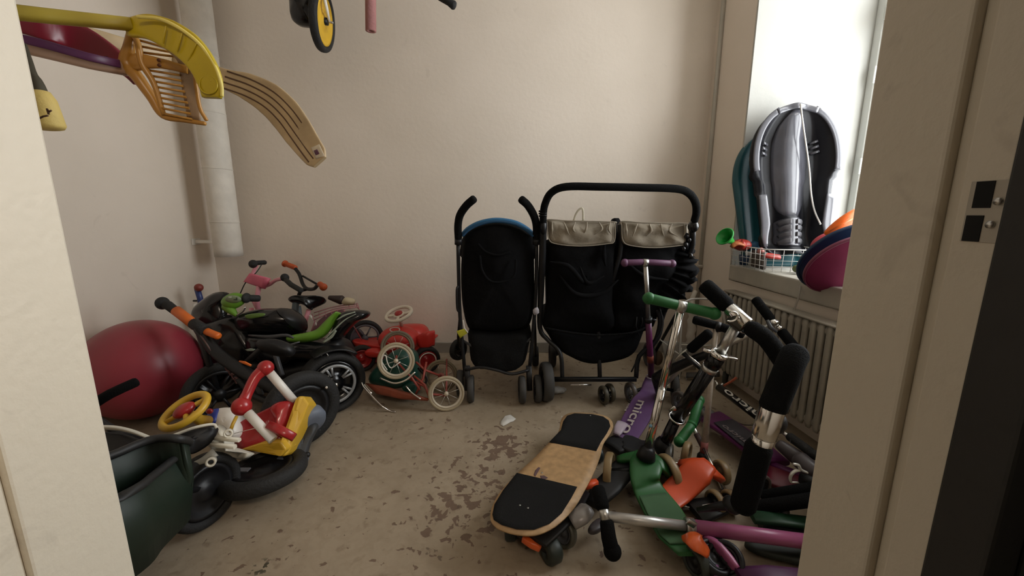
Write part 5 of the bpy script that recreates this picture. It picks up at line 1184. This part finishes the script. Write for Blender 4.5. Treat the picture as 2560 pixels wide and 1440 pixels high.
# -- folded scooter with silver lever (D)
t = thing('folded_black_scooter', 'folded black scooter with single foam grip, flat silver lever and thin steel rod', 'scooter', Z(1690, 1000, 0))
part('grip', MB().tube(WL([(1772, 834, 1.62), (1728, 872, 1.66)]), .0215, 18, dome=True), FOAM, t)
part('lever', MB().rs(WL([(1724, 872, 1.66), (1706, 886, 1.66), (1688, 902, 1.66)]), [.016, .022, .012], .012, (0, -1, .3), 12, 4), mat('satin_aluminium', (.48, .46, .40), .35, .8), t)
part('post', MB().tube(WL([(1788, 878, 1.60), (1735, 898, 1.66), (1680, 922, 1.74), (1640, 945, 1.80)]), [.016, .018, .022, .024], 16, smooth=3), BLK, t)
part('rod', MB().tube(WL([(1712, 880, 1.62), (1756, 918, 1.55)]), .0035, 10), CHR, t)
part('rod_housing', MB().tube(WL([(1708, 884, 1.64), (1754, 924, 1.57)]), .008, 10), BLK, t)
part('grip', MB().tube(WL([(1790, 878, 1.60), (1775, 884, 1.61)]), .019, 14), mat('satin_aluminium', (.48, .46, .40), .35, .8), t)
part('post_foot', MB().tube([W(1640, 945, 1.80), Z(1650, 990, .05)], [.022, .018], 14), BLK, t)
c_ = Z(1700, 1005, .055); c_.z = .055; wheel(t, c_, (.9, .4, 0), .055, .024, SMK, GRYP, spokes=5, sec=.018)

# -- small green handle lying low (Q)
t = thing('toppled_green_scooter', 'tipped small scooter with low green handle and thin silver tube behind the pale post', 'scooter', Z(1780, 1190, 0))
m_ = W(1730, 1062, 1.50)
tbar(t, W(1748, 1000, 1.58), m_, W(1698, 1104, 1.44), .0195, GRNR, 1.1, cm=GRNR, split=.06)
part('upper_tube', MB().tube([m_, W(1746, 1095, 1.46)], .009, 12), SIL, t)
part('tube_sleeve', MB().tube([W(1741, 1085, 1.47), W(1762, 1125, 1.42)], .0115, 14), mat('dark_sticker', (.06, .03, .03), .4), t)
part('lower_tube', MB().tube([W(1760, 1120, 1.42), W(1812, 1232, 1.28)], .0068, 12), CHR, t)
part('back_bar', MB().tube([W(1752, 1040, 1.62), W(1738, 1062, 1.52)], .009, 10), BLK, t)
part('base', MB().rs([W(1812, 1236, 1.28), Z(1800, 1262, .03), Z(1735, 1280, .03)], [.03, .07, .09], .02, (0, -.2, 1), 12, 4), BLK, t)
for q in (1788, 1826):
    c_ = Z(q, 1255, .04); wheel(t, c_, (.9, .3, 0), .04, .022, AMB, BLK, sec=.012)
part('steel_wire', MB().tube([Z(1680, 1250, .05), Z(1720, 1268, .03), Z(1790, 1258, .05)], .0028, 8, smooth=3), SIL, t)

# -- scooter lying with printed stem (R)
t = thing('lying_printed_scooter', 'scooter lying by the radiator, black lettered stem above a purple deck', 'scooter', Z(1840, 1080, 0))
a_, b_ = W(1797, 968, 1.90), W(1922, 1062, 1.60)
part('stem', MB().tube([a_, b_], .0190, 18), BLKG, t)
part('stem_tube', MB().tube([W(1788, 951, 1.93), a_], .006, 10), CHR, t)
part('stem_clamp', MB().ell(a_, (.017, .015, .015)).tube([a_, a_ + V((.02, 0, .02))], .006, 8), SIL, t)
part('orange_tie', MB().rs(WL([(1806, 966, 1.90), (1826, 955, 1.90), (1842, 944, 1.90)]), [.012, .012, .014], .004, (0, -1, 0), 8, 4, smooth=3), mat('salmon_strap', (.50, .12, .06), .6), t)
sd_ = (a_ - b_).normalized(); nn = V((0, -1, .25)); nn = (nn - sd_ * nn.dot(sd_)).normalized(); upv = nn.cross(sd_)
o_ = b_ + nn * .0150 - upv * -.010
o_ = b_ + nn * .0150 + upv * (-.009)
tx = text_part('printed_word', 'micro', b_ + nn * .0192 - upv * .010 + sd_ * .01, sd_, upv, .042, mat('white_print', (.60, .57, .50), .5), t, label='white word micro running along the black stem')
xs = [v.co.dot(sd_) for v in tx.data.vertices]; k_ = ((a_ - b_).length * .80) / (max(xs) - min(xs)); x0 = min(xs)
for v in tx.data.vertices: v.co += sd_ * ((v.co.dot(sd_) - x0) * (k_ - 1))
PD = mat('magenta_purple_metal', (.11, .014, .085), .4)
dk = part('deck', MB().rs([Z(1775, 1040, .08), Z(1830, 1075, .075), Z(1890, 1120, .07), Z(1935, 1160, .07)], .125, .022, (0, -.25, 1), 16, 5), PD, t)
part('grip_mat', MB().rs([Z(1808, 1052, .092), Z(1840, 1076, .089), Z(1885, 1112, .086)], [.095, .10, .10], .003, (0, -.25, 1), 16, 5), mat('charcoal_grip', (.035, .030, .035), .9, bump=.4, bscale=300), dk)
deck_text(t, 'oro', Z(1858, 1096, .0895), Z(1818, 1066, .0915), .045, mat('faint_print', (.15, .12, .12), .6)) if 0 else deck_text(t, 'micro', Z(1876, 1108, .0895), Z(1812, 1062, .0925), .040, mat('faint_print', (.15, .12, .12), .6))
for q in ((1930, 1148), (1772, 1036)):
    c_ = Z(q[0], q[1], .05); wheel(t, V((c_.x, c_.y, .05)), (.4, -.2, .9), .05, .024, SMK, GRYP, sec=.016)
part('cable', MB().tube(WL([(1830, 1048, 1.74), (1860, 1062, 1.70), (1905, 1062, 1.62)]), .002, 6, smooth=4), BLK, t)

# -- far right: grey translucent scooter end with chrome
t = thing('grey_scooter_end', 'smoky grey and silver scooter end beside the right jamb above the red deck', 'scooter', W(1985, 1190, 1.35) * 1)
t.location.z = 0
part('chrome_tube', MB().tube(WL([(1953, 1077, 1.42), (1978, 1096, 1.38)]), .0085, 14), CHR, t)
part('grip', MB().tube(WL([(1975, 1092, 1.38), (2040, 1140, 1.28)]), .0165, 18, dome=True), RUB, t)
part('clamp_ring', MB().lathe([(.013, .005), (.017, 0), (.013, -.005)], W(1984, 1100, 1.365), W(2040, 1140, 1.28) - W(1975, 1092, 1.38), 18, closed=True), SIL, t)
part('smoky_tube', MB().tube(WL([(1950, 1112, 1.36), (1985, 1138, 1.33), (2015, 1165, 1.30)]), [.02, .028, .024], 18, dome=True), mat('smoky_plastic', (.065, .055, .058), .4), t)
part('smoky_tube', MB().tube(WL([(2000, 1150, 1.27), (2035, 1180, 1.22)]), .030, 18, dome=True), mat('smoky_plastic', (.065, .055, .058), .4), t)
cc = W(1992, 1194, 1.2)
part('chrome_hook', MB().tube([cc + V((.022 * math.cos(q), 0, .026 * math.sin(q))) for q in [1.2 + k * .35 for k in range(9)]], [.003, .005, .0055, .0055, .0055, .005, .005, .004, .003], 12, smooth=3), mat('white_chrome', (.85, .85, .80), .25, .4), t)
part('chrome_hook', MB().tube(WL([(1984, 1160, 1.2), (1996, 1163, 1.2), (2002, 1174, 1.2), (2018, 1182, 1.2)]), [.004, .005, .005, .004], 10, smooth=4, dome=True), mat('white_chrome', (.85, .85, .80), .25, .4), t)
part('hook_arm', MB().tube([cc + V((-.012, 0, -.018)), cc + V((.03, 0, -.020))], .003, 8, dome=True), mat('white_chrome', (.85, .85, .80), .25, .4), t)
part('post', MB().tube([cc + V((.01, 0, 0)), W(2060, 1215, 1.15)], .017, 14), BLK, t)
part('leg', MB().tube([W(2060, 1215, 1.15), V((W(2090, 1240, 1.15).x, 1.18, .012))], .014, 12), BLK, t)
# red and purple deck
t = thing('red_scooter_deck', 'dark red and magenta scooter deck lying flat beyond the leaning handlebar at the right', 'scooter', Z(1950, 1200, 0))
part('deck', MB().rs([Z(1895, 1172, .05), Z(1940, 1190, .05), Z(1990, 1205, .05), Z(2060, 1225, .05)], .11, .02, (0, -.3, 1), 14, 5), mat('wine_red_plastic', (.13, .008, .02), .4), t)
part('side_rail', MB().rs([Z(1915, 1158, .062), Z(1990, 1185, .062), Z(2050, 1205, .062)], .025, .024, (0, -.3, 1), 12, 4), PD, t)
wheel(t, Z(1900, 1215, .045), (.3, -.9, 0), .045, .024, SMK, BLK, sec=.014)
# two dark tubes
t = thing('dark_scooter_tubes', 'pair of thick black tubes lying level at the right jamb above the pink tube', 'scooter', Z(1960, 1260, 0))
part('tube', MB().tube([W(1908, 1240, 1.18), W(2060, 1215, 1.12)], .018, 16, dome=True), FOAM, t)
part('tube', MB().tube([W(1895, 1268, 1.14), W(2060, 1245, 1.08)], .021, 16, dome=True), FOAM, t)
part('end_wheel', MB().lathe([(.01, .012), (.03, .012), (.036, 0), (.03, -.012), (.01, -.012)], Z(1898, 1262, .036), (.8, -.5, 0), 22, closed=True), mat('brown_rubber', (.10, .06, .04), .5), t)
part('stand', MB().tube([W(1960, 1262, 1.12), Z(1965, 1330, .01)], .014, 12), BLK, t)

# -- scooter lying on its side: silver and pink tube
t = thing('pink_scooter', 'scooter lying on its side with silver tube and long pink tube at lower right', 'scooter', Z(1700, 1330, 0))
a_ = W(1512, 1290, 1.03); J_ = W(1724, 1316, 1.03); E_ = W(2080, 1362, .99)
part('silver_tube', MB().tube([a_, J_], .0145, 18), mat('white_silver_metal', (.58, .56, .53), .35, .6), t)
part('head_clamp', MB().tube(WL([(1506, 1268, 1.04), (1517, 1306, 1.02)]), .0155, 16), SIL, t)
part('grip', MB().tube(WL([(1517, 1306, 1.02), (1522, 1345, 1.0), (1530, 1378, .985)]), [.0200, .0215, .022], 18, dome=True), FOAM, t)
part('grip_end', MB().ell(W(1531, 1378, .985), .0255, n=20, m=14), FOAM, t)
part('grip', MB().tube(WL([(1506, 1266, 1.04), (1496, 1225, 1.08)]), .0205, 18, dome=True), FOAM, t)
part('pink_tube', MB().tube([J_, E_], .0205, 20), PPNK, t)
part('joint_clamp', MB().lathe([(.017, .014), (.024, .012), (.024, -.012), (.017, -.014)], J_, E_ - J_, 20, closed=True).rs([J_ + V((-.01, -.02, .02)), J_ + V((0, -.02, .035))], .03, .006, (0, -1, 0), 10, 4), SIL, t)
part('pink_fork', MB().rs([Z(1762, 1350, .06), Z(1790, 1362, .07), Z(1820, 1395, .06), Z(1842, 1425, .05)], [.016, .020, .020, .012], .03, (0, 0, 1), 12, 4, smooth=4), PPNK, t)
part('pink_fork', MB().rs([Z(1765, 1415, .03), Z(1785, 1418, .04), Z(1795, 1450, .03)], [.016, .024, .02], .02, (0, 0, 1), 12, 4, smooth=4), mat('dull_magenta', (.17, .03, .13), .4), t)
for px, py, ax_ in ((1785, 1395, (.3, -.3, .9)), (1812, 1400, (-.5, -.5, .7))):
    wheel(t, Z(px, py, .05), ax_, .05, .026, BLK, BLK, sec=.016)
part('deck', MB().rs([Z(1850, 1445, .05), Z(1930, 1440, .05), Z(2080, 1455, .05)], .06, .02, (0, 0, 1), 12, 4), mat('plum_plastic', (.06, .008, .05), .5), t)
part('base_block', MB().ell(Z(1778, 1345, .05), (.03, .035, .03)), BLK, t)
# dark green oval deck
t = thing('dark_green_board', 'dark green oval plastic board lying flat under the pink tube at the right jamb', 'board', Z(1940, 1350, 0))
ov = [(1862, 1352), (1880, 1338), (1930, 1336), (2000, 1342), (2080, 1352), (2090, 1400), (2030, 1405), (1980, 1397), (1920, 1382), (1880, 1368)]
part('deck', MB().slab([Z(a, b, .03) for a, b in ov], (0, 0, 1), .022, bulge=-.004, smooth=3), mat('dark_moss_plastic', (.012, .016, .009), .6), t)
part('deck_top', MB().rs([Z(1880, 1292, .06), Z(1960, 1300, .06), Z(2080, 1316, .06)], .05, .02, (0, 0, 1), 12, 4), mat('deep_green_plastic', (.006, .04, .016), .5), t)
part('foot', MB().bb(.56, .70, 1.04, 1.08, .0, .05), BLK, t) if 0 else None
part('support', MB().rs([Z(1900, 1310, .02), Z(2050, 1335, .02)], .05, .04, (0, 0, 1), 12, 4), BLK, t)

# -- scooter parts under the skateboard
t = thing('silver_scooter', 'dark scooter with silver mudguard and smoky wheel lying under the skateboard', 'scooter', Z(1440, 1330, 0))
p0 = Z(1440, 1275, .07)
part('mudguard', MB().rs([Z(1465, 1275, .10), Z(1452, 1290, .10), Z(1430, 1306, .085)], [.055, .06, .05], .018, (-.2, -.2, 1), 14, 3, smooth=4, bow=.012), mat('grey_silver_plastic', (.30, .28, .27), .35, .3), t)
wheel(t, Z(1410, 1330, .042), (.75, .6, -.25), .045, .026, mat('smoky_olive_rubber', (.085, .080, .06), .35), GRYP, sec=.014)
part('deck', MB().rs([Z(1480, 1260, .05), Z(1520, 1215, .06), Z(1560, 1170, .07), Z(1590, 1140, .09)], [.06, .09, .09, .05], .025, (0, 0, 1), 14, 4), mat('black_deck', (.011, .011, .012), .6), t)
part('side_plate', MB().slab([Z(a, b, .06) for a, b in ((1470, 1320), (1490, 1296), (1525, 1290), (1512, 1315), (1485, 1330))], (0, -.3, 1), .02, bulge=.006, smooth=3), mat('smoky_plastic', (.065, .055, .058), .4), t)
part('orange_part', MB().rs([Z(1462, 1216, .10), Z(1478, 1210, .10), Z(1492, 1205, .10)], [.02, .028, .02], .02, (0, 0, 1), 10, 4), ORB, t)
t = thing('skateboard_underneath', 'small board with dark green wheel and orange bracket under the near end of the skateboard', 'skateboard', Z(1370, 1370, 0))
part('bracket', MB().rs([Z(1308, 1345, .075), Z(1330, 1358, .07), Z(1350, 1368, .06)], [.018, .026, .022], .022, (0, 0, 1), 10, 4, smooth=3), mat('vivid_orange_plastic', (.75, .12, .02), .35, coat=.3), t)
part('wheel', MB().lathe([(.012, .022), (.030, .022), (.037, .014), (.037, -.014), (.030, -.022), (.012, -.022)], Z(1378, 1376, .037), (.85, .45, 0), 28, closed=True), mat('dark_green_urethane', (.018, .024, .018), .5), t)
part('wheel_bearing', MB().lathe([(0, .004), (.011, .003), (.012, -.003), (0, -.004)], Z(1386, 1386, .037) + V((.012, .008, 0)), (.85, .45, 0), 20), BLKG, t)
part('truck', MB().tube([Z(1300, 1330, .06), Z(1378, 1376, .037)], .014, 12), BLK, t)
part('deck', MB().rs([Z(1330, 1345, .085), Z(1400, 1270, .085), Z(1440, 1220, .085)], [.10, .13, .10], .012, (0, 0, 1), 14, 4), BLK, t)

# -- white cart with caster wheels at the back
t = thing('doll_cart', 'white wire toy cart with small caster wheels between double stroller and radiator', 'toy cart', (1.0, 2.4, 0))
fr = MB()
fr.tube(WL([(1697, 1000, 2.30), (1700, 880, 2.30), (1706, 775, 2.30), (1718, 752, 2.30), (1745, 747, 2.28), (1800, 750, 2.15)]), .0055, 10, smooth=4)
fr.tube(WL([(1649, 848, 2.36), (1690, 880, 2.30), (1720, 900, 2.28)]), .004, 8)
fr.tube(WL([(1700, 862, 2.38), (1760, 864, 2.34), (1830, 862, 2.25)]), .004, 8)
fr.tube(WL([(1703, 870, 2.30), (1700, 940, 2.30)]), .0045, 8).tube(WL([(1716, 940, 2.28), (1717, 985, 2.28)]), .004, 8)
fr.tube(WL([(1800, 750, 2.15), (1825, 860, 2.25), (1826, 940, 2.25)]), .0055, 10)
part('frame', fr, WIR, t)
CLP = mat('cloudy_plastic', (.45, .42, .37), .35, trans=.25)
part('panel', MB().slab(WL([(1655, 852, 2.42), (1745, 860, 2.42), (1740, 925, 2.40), (1665, 925, 2.40)]), (0, -1, 0), .01, rings=3), CLP, t)
part('tray', MB().slab(WL([(1716, 930, 2.30), (1800, 928, 2.30), (1800, 940, 2.26), (1716, 942, 2.26)]), (0, -.4, .9), .012, rings=3), mat('dark_grey_tray', (.06, .055, .05), .6), t)
for px, py, yy, R in ((1815, 930, 2.22, .052), (1697, 925, 2.32, .050), (1800, 910, 2.55, .045)):
    c_ = W(px, py, yy); c_.z = max(R, 0)
    wheel(t, c_, (.8, -.6, 0), R, .022, mat('grey_green_rubber', (.06, .065, .055), .6), GRYM, spokes=0, sec=.014)
    part('caster_fork', MB().tube([c_, c_ + V((0, 0, R * 2.2))], .006, 8), WIR, t)
part('yellow_block', MB().box(W(1708, 880, 2.46), .05, .03, .05), mat('mustard_plastic', (.22, .15, .03), .6), t, bevel=.006)
part('brown_block', MB().ell(W(1645, 895, 2.46), (.03, .03, .05)), mat('dull_brown', (.10, .06, .035), .6), t)
# thorn-like brown leaf point above grip
part('brown_leaf', MB().rs([W(1837, 765, 1.5), W(1838, 755, 1.5), W(1841, 738, 1.5)], [.010, .008, .001], .003, (0, -1, 0), 8, 3), mat('dry_brown', (.10, .05, .03), .7), None, label='tiny pointed dry brown sliver sticking up behind the chrome bar', cat='litter') if 0 else None

# ================================================================ WINDOW SILL THINGS
SZ = .695
# teal sled behind
def sled(name, label, org, u, r, n, L, hw, m, detail=True, mr=None):
    """shell: s along u (0..1 -> bottom..top), width across r, depth along n"""
    t = thing(name, label, 'sled', org)
    org = V(org)
    def outline(s):
        # half width along length
        if s < .05: k = .55 + s * 4
        elif s < .62: k = .75 + (s - .05) * .44
        else:
            q = (s - .62) / .38; k = (1.0) * math.sqrt(max(0., 1 - q ** 2.4)) if q < 1 else 0
        return hw * min(1, k)
    NS, NR = 44, 36
    def surf(s, x):
        a = abs(x)
        rim = max(0, (a - .80) / .20)
        depth = -.085 * (1 - min(1, max(0, (a - .62)) / .24)) * min(1, (1 - s) * 5) * min(1, .3 + s * 9) * (1 if detail else .35)
        ridge = .062 * math.exp(-(x / .30) ** 4) * (1 - .25 * (s > .25)) * min(1, (1 - s) * 5) if detail else 0
        notch = -.02 if (detail and .40 < s < .56 and a > .85) else 0
        return depth + ridge + notch - .012 * max(0, (a - .93) / .07)
    def P(s, x, off=0):
        hwid = outline(s)
        if detail and .12 < s < .52: hwid *= .93
        return org + u * (s * L) + r * (x * hwid) + n * (surf(s, x) + off)
    ss = [.0 + 1.0 * (1 - math.cos(PI * i / NS / 2.0 * 1.0)) if 0 else i / NS for i in range(NS)] + [.985, .9985]
    xs = [-1 + 2 * j / NR for j in range(NR + 1)]
    q = MB(); front = [[P(s, x) for x in xs] for s in ss]; backr = [[P(s, x, -.012) for x in xs] for s in ss]
    rings = [f + b[::-1] for f, b in zip(front, backr)]
    q.loft(rings)
    part('hull', q, m, t)
    return t, P, ss
u_ = (W(1995, 262, 2.26) - W(1990, 636, 2.11)); L_ = u_.length; u_.normalize()
r_ = V((1, 0, 0)); r_ = V((.97, -.12, .0)); r_ = (r_ - u_ * r_.dot(u_)).normalized(); n_ = r_.cross(u_); n_ = n_ if n_.y < 0 else -n_
SLD = mat('dark_sled_plastic', (.004, .004, .007), .45, spec=.35)
org = W(1988, 636, 2.11); org.z = max(org.z, SZ + .012)
t, P, ss = sled('bobsled', 'tall glossy dark plastic sled standing upright in the window recess, the silver sheen of its seat ridge painted in', org, u_, r_, n_, L_, .225, SLD)
SRG = mat('painted_sheen_sled_plastic', (.085, .085, .10), .24, coat=.5)  # dark plastic lightened to grey: the sky's reflection put into the base colour
def ridge(s0, s1, xa, lift, m, name, e=.8):
    q = MB(); rg = []
    for i in range(17):
        s = s0 + (s1 - s0) * i / 16; k = (min(1, (i + .4) / 2.2) * min(1, (16.4 - i) / 2.2)) ** .5
        top = [P(s, xa * k * (-1 + 2 * j / 12), lift) for j in range(13)]; bo = [P(s, xa * k * (1 - 2 * j / 12), lift - .010) for j in range(13)]
        rg.append(top + bo)
    return part(name, q.loft(rg), m, t)
ridge(.26, .97, .40, .004, SRG, 'seat_ridge')
pad = ridge(.06, .25, .42, .006, SRG, 'foot_pad')
for s in (.085, .13, .175, .215):
    for sg in (-1, 1):
        part('tread_block', MB().rs([P(s - .008, sg * .34, .012), P(s + .008, sg * .22, .014), P(s + .010, sg * .08, .014)], .024, .006, n_, 12, 4, smooth=4), mat('grey_tread', (.11, .11, .12), .35), pad)
for s in (.70, .735, .77):
    for sg in (-1, 1):
        part('foot_rib', MB().rs([P(s, sg * .50, .006), P(s + .012, sg * .66, .012)], .012, .006, n_, 10, 4), SRG, t)
for sg in (-1, 1):
    pr_ = MB().rs([P(s, sg * .90, .004) for s in [.56 + .41 * k / 10 for k in range(11)]], .030, .012, n_, 12, 4, smooth=2)
    part('rim_rail', pr_, SRG, t)
    part('side_rail', MB().rs([P(s, sg * .88, .004) for s in [.05, .12, .2, .3, .40]], [.02, .035, .045, .045, .04], .012, n_, 12, 4, smooth=3), SRG, t)
part('rim_arch', MB().rs([P(.97 - .0001 * k, 1, .004) for k in range(2)] if 0 else [P(.955, -.86, .006), P(.982, -.6, .006), P(.992, 0, .008), P(.982, .6, .006), P(.955, .86, .006)], .03, .014, n_, 12, 4, smooth=5), SRG, t)
part('pull_cord', MB().tube([P(.99, .02, .03), P(.85, .12, .045), P(.6, .34, .05), P(.42, .52, .04), P(.30, .62, .05), P(.20, .70, .06)], .0042, 10, smooth=5), mat('white_cord', (.72, .70, .66), .7), t)
org2 = W(1935, 640, 2.25); org2.z = SZ + .012
TEA = mat('teal_sled_plastic', (.006, .07, .085), .4)
u2 = (W(1962, 300, 2.345) - W(1955, 640, 2.27)); L2 = u2.length * 1.02; u2.normalize(); r2 = V((.97, -.1, 0)); r2 = (r2 - u2 * r2.dot(u2)).normalized(); n2 = r2.cross(u2); n2 = n2 if n2.y < 0 else -n2
o2 = org - n_ * .098 - r_ * .032; o2.z = SZ + .008; u2, r2, n2, L2 = u_, r_, n_, L_ * .97
t2, P2, _ = sled('teal_sled', 'teal plastic sled standing behind the glossy dark sled, only its left edge showing', o2, u2, r2, n2, L2, .235, TEA, detail=False)

# wire basket with beach toys
t = thing('wire_basket', 'white wire basket on the window sill filled with sand toys', 'basket', (1.45, 2.15, SZ))
bx = [X(1822, 668, xw(2.3) + .01), W(1908, 697, 1.99), W(2035, 700, 1.96), W(1960, 668, 2.30)]
for p in bx: p.z = SZ + .003
Bb = [V((bx[0].x + .03, bx[0].y - .03, SZ + .004)), V((bx[1].x, bx[1].y, SZ + .004)), V((bx[2].x, bx[2].y, SZ + .004)), V((bx[3].x + .05, bx[3].y, SZ + .004))]
Bb[0] = W(1828, 668, 2.31); Bb[1] = W(1907, 694, 2.03); Bb[2] = W(2040, 700, 1.98); Bb[3] = W(1975, 668, 2.30)
H_ = .115
for p in Bb: p.z = SZ + .004
cB = (Bb[0] + Bb[1] + Bb[2] + Bb[3]) / 4
Tt = [p + (p - cB) * .07 + V((0, 0, H_)) for p in Bb]
part('rim_wire', MB().tube([Tt[0], Tt[1], Tt[2], Tt[3], Tt[0]], .0032, 8), WIR, t)
wm = MB()
for i in range(4):
    a, b, c, d = Bb[i], Bb[(i + 1) % 4], Tt[(i + 1) % 4], Tt[i]
    nn_ = max(4, int((b - a).length / .035))
    for k in range(nn_ + 1): wm.tube([a.lerp(b, k / nn_), d.lerp(c, k / nn_)], .0014, 5)
    for k in range(4): wm.tube([a.lerp(d, k / 4), b.lerp(c, k / 4)], .0014, 5)
for k in range(8): wm.tube([Bb[0].lerp(Bb[1], k / 7), Bb[3].lerp(Bb[2], k / 7)], .0014, 5)
part('wire_mesh', wm, WIR, t, kind='stuff')
part('clear_liner', MB().slab([Bb[0].lerp(Bb[3], .1) + V((0, -.02, .005)), Bb[0].lerp(Bb[1], .45) + V((.03, 0, .005)), Bb[0].lerp(Bb[1], .45) + V((.03, 0, .085)), Bb[0].lerp(Bb[3], .1) + V((0, -.02, .085))], (-.5, -.8, 0), .01, rings=3), mat('milky_plastic', (.55, .57, .56), .3), t)
# toys in basket: each its own thing
g0 = W(1838, 610, 2.22); ga = V((-.80, -.35, .45)).normalized()
t = thing('green_funnel', 'green plastic sand funnel poking out over the left end of the wire basket', 'toy', g0)
part('cone', MB().lathe([(.010, -.045), (.014, -.04), (.02, -.015), (.044, .03), (.047, .032), (.041, .030), (.016, -.013), (.008, -.04)], W(1820, 597, 2.18), ga, 28, closed=True), mat('bright_green_plastic', (.012, .30, .04), .35), t)
part('rim', MB().tube(ringpts(W(1820, 597, 2.18) + ga * .031, ga.orthogonal().normalized() * .046, ga.cross(ga.orthogonal().normalized()) * .046, 30), .004, 8, loop=True), mat('bright_green_plastic', (.012, .30, .04), .35), t)
part('red_sand_mould', MB().ell(W(1854, 612, 2.2), (.045, .04, .028), n=26, m=16, fn=lambda x, y, z: 1 + .14 * math.sin(6 * math.atan2(y, x))), mat('brick_red_plastic', (.36, .03, .02), .4), None, label='red wavy sand mould lying in the wire basket beside the green funnel', cat='toy')
part('orange_shovel', MB().rs(WL([(1828, 618, 2.17), (1842, 608, 2.17), (1862, 613, 2.16)]), [.02, .035, .02], .012, (0, -.5, .8), 10, 3, smooth=3), mat('rusty_orange_plastic', (.36, .09, .02), .5), None, label='small rusty orange piece between the green funnel and red mould', cat='toy')
part('blue_sand_mould', MB().ell(W(1885, 615, 2.25), (.038, .035, .025), n=22, m=12, fn=lambda x, y, z: 1 + .1 * math.cos(5 * x)), mat('mid_blue_plastic', (.03, .13, .26), .4), None, label='blue rounded sand toy in the basket just left of the teal sled', cat='toy')
part('blue_bucket', MB().lathe([(.022, .0), (.03, .055), (.028, .055), (.02, .003)], W(1860, 662, 2.23), (0, 0, 1), 22), mat('navy_blue_plastic', (.012, .04, .10), .4), None, label='dark blue cup inside the left end of the wire basket', cat='toy')
part('pink_ball', MB().ell(W(1902, 627, 2.10), .017, n=18, m=12), mat('salmon_plastic', (.36, .12, .10), .45), None, label='small salmon pink ball resting on the basket edge below the teal sled', cat='toy')
part('red_rake', MB().rs(WL([(1905, 636, 2.08), (1925, 640, 2.06), (1950, 643, 2.05)]), [.03, .04, .03], .018, (0, -.5, .8), 12, 3, smooth=3), mat('brick_red_plastic', (.36, .03, .02), .4), None, label='dull red sand toy lying in the middle of the wire basket', cat='toy')
part('brown_box', MB().slab([Bb[0].lerp(Bb[1], .45) + V((.03, .02, .006)), Bb[1] + V((-.0, .02, .006)), Bb[1] + V((0, .02, .095)), Bb[0].lerp(Bb[1], .45) + V((.03, .02, .095))], (-.8, -.5, 0), .06, rings=3), mat('brown_card', (.085, .065, .055), .7), None, label='brown box standing inside the wire basket', cat='box')
part('green_toy', MB().ell(W(2000, 672, 1.97), (.03, .03, .022), fn=lambda x, y, z: 1 + .1 * math.sin(6 * x)), mat('olive_green_plastic', (.12, .15, .05), .5), None, label='olive green toy at the right end of the basket', cat='toy')

# saucer sleds and orange shovel at the jamb
def saucer(name, label, c, axis, R, dep, m, mr):
    t = thing(name, label, 'sled', c)
    part('dish', MB().lathe([(0, dep), (R * .4, dep * .93), (R * .75, dep * .6), (R * .95, dep * .1), (R, 0), (R * .985, -.008), (R * .93, .004), (R * .72, dep * .6 - .01), (R * .4, dep * .93 - .01), (0, dep - .01)], c, axis, 56), m, t)
    part('rim', MB().lathe([(R * .975, .006), (R * 1.01, .004), (R * 1.015, -.008), (R * .97, -.010)], c, axis, 56, closed=True), mr, t)
    return t
MAG = mat('magenta_plastic', (.21, .025, .075), .6, spec=.2); MAGR = mat('rosy_rim_plastic', (.18, .03, .07), .45)
sa = V((-.62, -.70, .33)).normalized()
SN = V((-.034, -.80, -.585)).normalized()
cs = W(2120, 664, 1.60)
tS = saucer('pink_saucer_sled', 'magenta round saucer sled leaning on the sill edge beside the right jamb', cs, SN, .155, .035, MAG, MAGR)
tS2 = saucer('blue_saucer_sled', 'dark blue round saucer sled directly behind the magenta one', W(2117, 646, 1.67), SN, .182, .035, mat('navy_sled_plastic', (.006, .03, .085), .4), mat('navy_sled_plastic', (.006, .03, .085), .4))
part('coral_shell', MB().ell(W(2062, 604, 1.80), (.06, .05, .03), axes=(V((.8, 0, .6)), V((0, 1, 0)), V((-.6, 0, .8)))), mat('coral_plastic', (.46, .045, .06), .4), None, label='coral red plastic piece between the dark sled and blue saucer', cat='toy')
t = thing('orange_shovel', 'bright orange plastic shovel blade sticking up behind the blue saucer sled', 'toy', W(2095, 580, 1.72))
part('blade', MB().slab(WL([(2066, 583, 1.74), (2068, 574, 1.74), (2090, 553, 1.73), (2120, 531, 1.72), (2150, 520, 1.72), (2150, 560, 1.72), (2110, 578, 1.72), (2080, 588, 1.73)]), (-.1, -.9, .3), .02, bulge=.012, smooth=2), mat('fluorescent_orange_plastic', (.95, .17, .01), .4), t)
part('ridge', MB().tube(WL([(2074, 578, 1.715), (2105, 560, 1.70), (2140, 542, 1.70)]), .004, 8), mat('fluorescent_orange_plastic', (.95, .17, .01), .4), t)
part('dark_ball', MB().ell(X(2008, 697, 1.42), .02, n=18, m=12), mat('navy_knob', (.012, .012, .03), .5), None, label='small dark navy ball on the sill edge below the blue saucer', cat='toy')
part('white_strip', MB().rs([X(2022, 709, 1.38), X(2045, 718, 1.40), X(2095, 727, 1.43)], .03, .008, (0, 0, 1), 10, 4), WHT, None, label='thin white strip lying on the sill edge under the magenta saucer', cat='tray')
